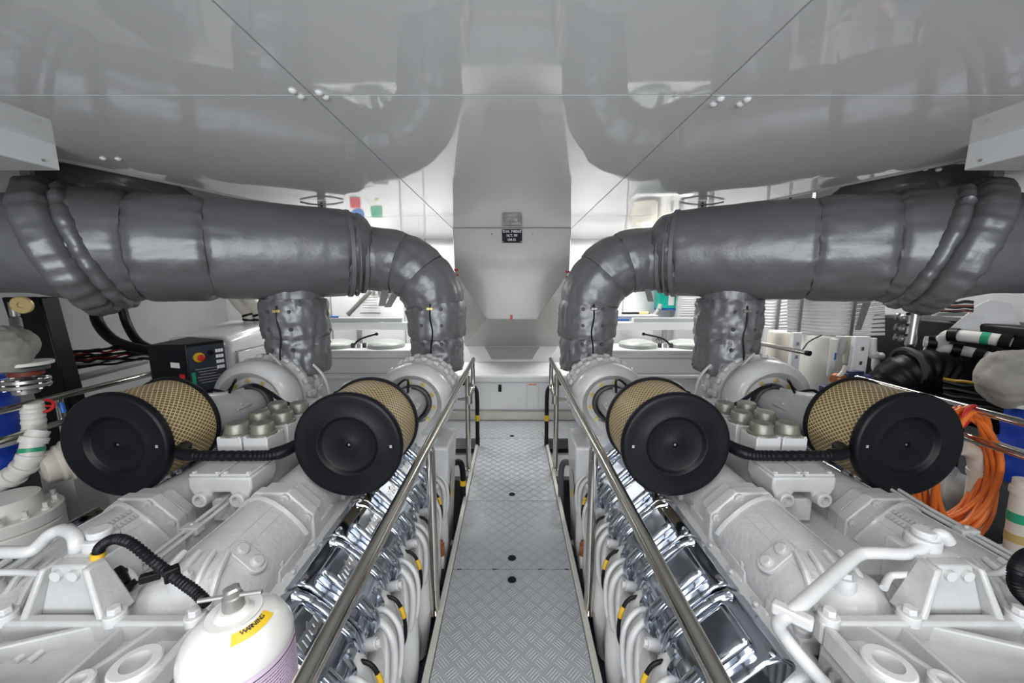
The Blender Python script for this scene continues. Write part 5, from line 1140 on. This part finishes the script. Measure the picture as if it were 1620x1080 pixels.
# white tanks and columns under the bank
def tank(px0, px1, py0, py1, Y, lab):
    c0, c1 = at((px0 + px1) / 2, py1, Y), at((px0 + px1) / 2, py0, Y); R = (px1 - px0) / 2 / 595 * Y
    t = thing('filter_tank', lab, 'tank', (c0.x, Y, -0.75)); H = c1.z - c0.z
    mk('vessel', MB().lathe(c0, (0, 0, 1), [(-0.02, 0), (-0.02, R * 0.7), (0, R * 0.95), (0.02, R), (H - 0.02, R), (H, R * 0.94), (H, 0)], 44), PCR if px0 == 1212 else PWH, t)
    mk('stand', MB().b2((c0.x - R * .7, Y - R * .7, -0.75), (c0.x + R * .7, Y + R * .7, c0.z - 0.021)), DGR, t)
tank(1212, 1254, 524, 592, 3.95, 'small cream filter tank just right of the outer riser')
tank(1266, 1330, 530, 625, 3.55, 'large white tank under the tube bank')
for px, py0, py1, Y, lab in ((1204, 516, 600, 3.9, 'narrow white upright panel beside the outer right riser'), (1262, 526, 640, 3.4, 'narrow white upright panel between the two tanks'), (1364, 532, 600, 3.1, 'white upright panel right of the large tank')):
    a, b = at(px, py0, Y), at(px, py1, Y); w_ = (14 if px < 1300 else 24) / 595 * Y
    t = thing('upright_panel', lab, 'panel', (a.x, Y, -0.75)); mk('sheet', MB().b2((a.x - w_ / 2, Y - 0.01, -0.75), (a.x + w_ / 2, Y + 0.03, a.z)), BWH, t, bev=0.004)
    for dz in (0.10, 0.22): mk('latch', MB().box((a.x, Y - 0.016, a.z - dz), (0.02, 0.012, 0.03)), STL2, t)
a, b = at(1192, 541, 3.2), at(1276, 558, 2.75)
gr_ = thing('grab_rail', 'short stainless grab rail with black end cap right of the outer right riser', 'railing', a); mk('bar', MB().cyl(a, b, 0.017), STL, gr_); mk('end_cap', MB().cyl(b, b + (b - a).normalized() * 0.025, 0.020), BLK2, gr_)
pipe_thing('thin_lever', 'thin black rod slanting before the large white tank', 'rod', [at(1270, 553, 3.2), at(1280, 540, 3.25), at(1300, 530, 3.3)], 0.006, BLK2)
# filter cartridges and pump with motor
for i, (px, w_, y0, y1, m_) in enumerate(((1313, 10, 536, 595, PWH), (1328, 13, 532, 560, GRY), (1340, 13, 532, 575, PCR), (1352, 9, 533, 570, GRY))):
    Y = 3.2; c0, c1 = at(px, y1, Y), at(px, y0, Y); R = w_ / 2 / 595 * Y
    t = thing('filter_cartridge', ['white slim cartridge with blue mark right of the large tank', 'short grey cartridge, second of the row right of the large tank', 'cream cartridge, third of the row right of the large tank', 'thin grey cartridge beside the white upright panel'][i], 'filter', (c0.x, Y, c0.z), 'cartridges beside the large tank')
    mk('tube_body', MB().lathe(c0, (0, 0, 1), [(0, 0), (0, R * .8), (0.02, R), (c1.z - c0.z - .03, R), (c1.z - c0.z - .03, R * 1.15), (c1.z - c0.z, R * 1.15), (c1.z - c0.z, 0)], 24), m_, t)
    if i == 0: mk('blue_mark', MB().box((c0.x, Y - R - 0.001, c0.z + 0.18), (0.014, 0.004, 0.06)), BLB, t)
pu = thing('water_pump', 'dark blue electric water pump with brown end behind the right outer air filter', 'pump', at(1345, 610, 2.95))
a = at(1318, 600, 2.95); mk('pump_head', MB().lathe(a, (1, 0.1, 0), [(0, 0), (0, 0.035), (0.02, 0.05), (0.07, 0.05), (0.08, 0.03), (0.1, 0)], 24), CPR, pu)
mk('motor', MB().cyl(at(1335, 600, 2.95), at(1372, 602, 2.95), 0.055, n=24).box(at(1352, 590, 2.93), (0.10, 0.06, 0.04)), mat('navy_paint', (0.02, 0.03, 0.09), 0.4), pu, bev=0.004)
mk('pump_base', MB().box(at(1335, 616, 2.95), (0.30, 0.14, 0.05)), MATS['navy_paint'], pu, bev=0.01)
mk('pump_pipe', MB().tube([at(1326, 596, 2.93), at(1334, 588, 2.93), at(1338, 578, 2.93)], 0.016, 10, smooth=3).cyl(at(1358, 612, 2.9), at(1358, 596, 2.9), 0.02), PCR, pu)
mk('pump_pedestal', MB().b2((at(1335, 616, 2.95).x - 0.12, 2.88, -0.75), (at(1335, 616, 2.95).x + 0.12, 3.02, at(1335, 620, 2.95).z)), DGR, pu)
pipe_thing('white_pipe_loop', 'white plastic pipe with two elbows beside the upright panel', 'pipe', [at(1380, 535, 3.15), at(1380, 556, 3.15), at(1384, 562, 3.15), at(1395, 563, 3.15)], 0.030, PWH, fit=((0.5, 0.03, 0.036, PWH, 'collar'),))
pipe_thing('white_pipe_loop', 'lower white plastic elbow pipe behind the outer right rail', 'pipe', [at(1386, 566, 3.18), at(1385, 580, 3.16), at(1388, 586, 3.15), at(1397, 586, 3.12)], 0.028, PWH)
# big black lagged hose mass
bh = thing('rubber_bellows', 'large black rubber exhaust bellows in the shadow at right', 'bellows', at(1450, 600, 2.75))
mk('bellows', MB().tube(spline([at(1400, 615, 2.95), at(1425, 592, 2.9), at(1465, 582, 2.85), at(1500, 592, 2.8)], 14), 0.14, 28, rfn=lambda t, a: 1 + 0.035 * math.sin(t * 2 * PI * 9)), BLK2, bh)
mk('bellows_clamp', MB().lathe(at(1432, 580, 2.88), (1, -0.1, 0.2), [(0, 0.13), (0, 0.152), (0.03, 0.152), (0.03, 0.13)], 36), DGR, bh)
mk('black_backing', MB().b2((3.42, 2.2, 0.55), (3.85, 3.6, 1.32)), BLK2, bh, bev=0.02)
mk('bellows_foot', MB().b2((3.2, 2.8, -0.75), (3.5, 3.1, 0.85)), BLK2, bh)
# white wall pipes with black clamps
pipe_thing('water_main', 'upper white wall pipe with black clamps and green band at right', 'pipe', [at(1462, 540, 2.95), at(1484, 541, 2.9), at(1496, 534, 2.85), at(1506, 530, 2.8), at(1560, 535, 2.65), at(1600, 541, 2.55)], 0.042, PWH,
           fit=((0.12, 0.05, 0.052, BLK2, 'pipe_clamp'), (0.62, 0.05, 0.052, BLK2, 'pipe_clamp'), (0.80, 0.04, 0.044, GRN, 'green_band'), (0.95, 0.05, 0.052, BLK2, 'pipe_clamp')))
pipe_thing('water_main', 'lower white wall pipe with black clamps at right', 'pipe', [at(1462, 553, 2.95), at(1484, 556, 2.9), at(1498, 551, 2.85), at(1540, 558, 2.75), at(1575, 566, 2.65)], 0.038, PWH,
           fit=((0.12, 0.05, 0.048, BLK2, 'pipe_clamp'), (0.62, 0.05, 0.048, BLK2, 'pipe_clamp'), (0.84, 0.05, 0.048, BLK2, 'pipe_clamp')))
tag(mk('lagged_filter', lumpy(MB().ball(at(1606, 598, 2.2), 0.165, 48, 32, (1, 1, 1.0)), at(1606, 598, 2.2), 0.035, 8, 5), LGW), 'large pale cloth-lagged valve body at the right edge', 'valve')
tag(mk('valve_neck', MB().lathe(at(1606, 640, 2.2), (0, 0, 1), [(0, 0), (0, 0.11), (0.03, 0.11), (0.03, 0.05), (0.09, 0.05), (0.09, 0)], 30), VLV), 'metal flange under the pale lagged valve at the right edge', 'flange')
tag(mk('white_cover_plate', MB().prism([at(1498, 524, 2.85), at(1545, 484, 2.82), at(1566, 474, 2.78), at(1600, 480, 2.7), at(1622, 532, 2.62)], (0.02, 0.02, 0.0)), MATS['gloss_gelcoat']), 'glossy white cover plate under the right pipe near the frame edge', 'panel')
cr = thing('cable_run', 'red, white and black cables on a tray under the right pipe', 'cable', at(1500, 485, 2.95))
rnd = random.Random(9)
for i in range(9):
    pts = [at(1470 + 14 * k, 478 + i * 1.8 + rnd.uniform(-1.5, 1.5), 2.95 - 0.03 * k) for k in range(6)]; mk('cable', MB().tube(pts, 0.011, 7, smooth=4), (BLK2, BLK2, PWH, mat('dark_red_cable', (0.16, 0.01, 0.015), 0.5))[i % 4], cr)
mk('tray', MB().b2(at(1462, 499, 3.0), at(1540, 496, 2.95) + Vector((0, 0, 0.01))), STL2, cr)
cq = thing('cable_run', 'black and yellow cable bundle in the dark recess right of the bellows', 'cable', at(1520, 610, 2.6))
for i in range(10):
    pts = [at(1492 + 16 * k, 598 + i * 5 + k * 2.5 + rnd.uniform(-1.5, 1.5), 2.7 - 0.04 * k) for k in range(7)]; mk('cable', MB().tube(pts, 0.010, 7, smooth=3), YEL if i == 0 else (DGR if i % 2 else BLK2), cq)
# cream standpipes near the hose
pipe_thing('standpipe', 'cream standpipe with elbow and green band behind the orange hose', 'pipe', [at(1515, 708, 1.98), at(1530, 710, 1.99), at(1543, 720, 2.0), at(1547, 740, 2.0), at(1546, 760, 2.0), at(1540, 800, 2.0), at(1534, 850, 2.0)], 0.040, PCR, fit=((0.55, 0.03, 0.046, PCR, 'collar'), (0.80, 0.035, 0.042, GRN, 'green_band')))
pipe_thing('standpipe', 'cream standpipe with green and tan bands at the lower right edge', 'pipe', [at(1625, 760, 1.75), at(1618, 800, 1.75), at(1610, 860, 1.75), at(1604, 920, 1.75)], 0.046, PCR, fit=((0.18, 0.03, 0.052, PCR, 'collar'), (0.44, 0.05, 0.0475, GRN, 'green_band'), (0.62, 0.045, 0.0475, mat('tan_tape', (0.45, 0.33, 0.12), 0.5), 'tan_band')))
vb = thing('cast_valve', 'grey cast valve body behind the right outer air filter', 'valve', at(1515, 780, 2.15))
p = at(1512, 770, 2.15); mk('casting', MB().lathe(p + Vector((-0.05, 0.1, -0.02)), (0.5, -1, 0.1), [(0, 0), (0, 0.13), (0.10, 0.13), (0.12, 0.10), (0.17, 0.085), (0.18, 0)], 36), GRY, vb, bev=0.003)
mk('foot', MB().b2((p.x - 0.15, p.y + 0.0, -0.399), (p.x + 0.1, p.y + 0.2, p.z)), GRY, vb)
gb = tag(mk('grey_locker_box', MB().b2((2.62, 1.55, -0.399), (3.2, 2.0, 0.12)), GRY, bev=0.01), 'low grey box on the gangway under the orange hose', 'box')
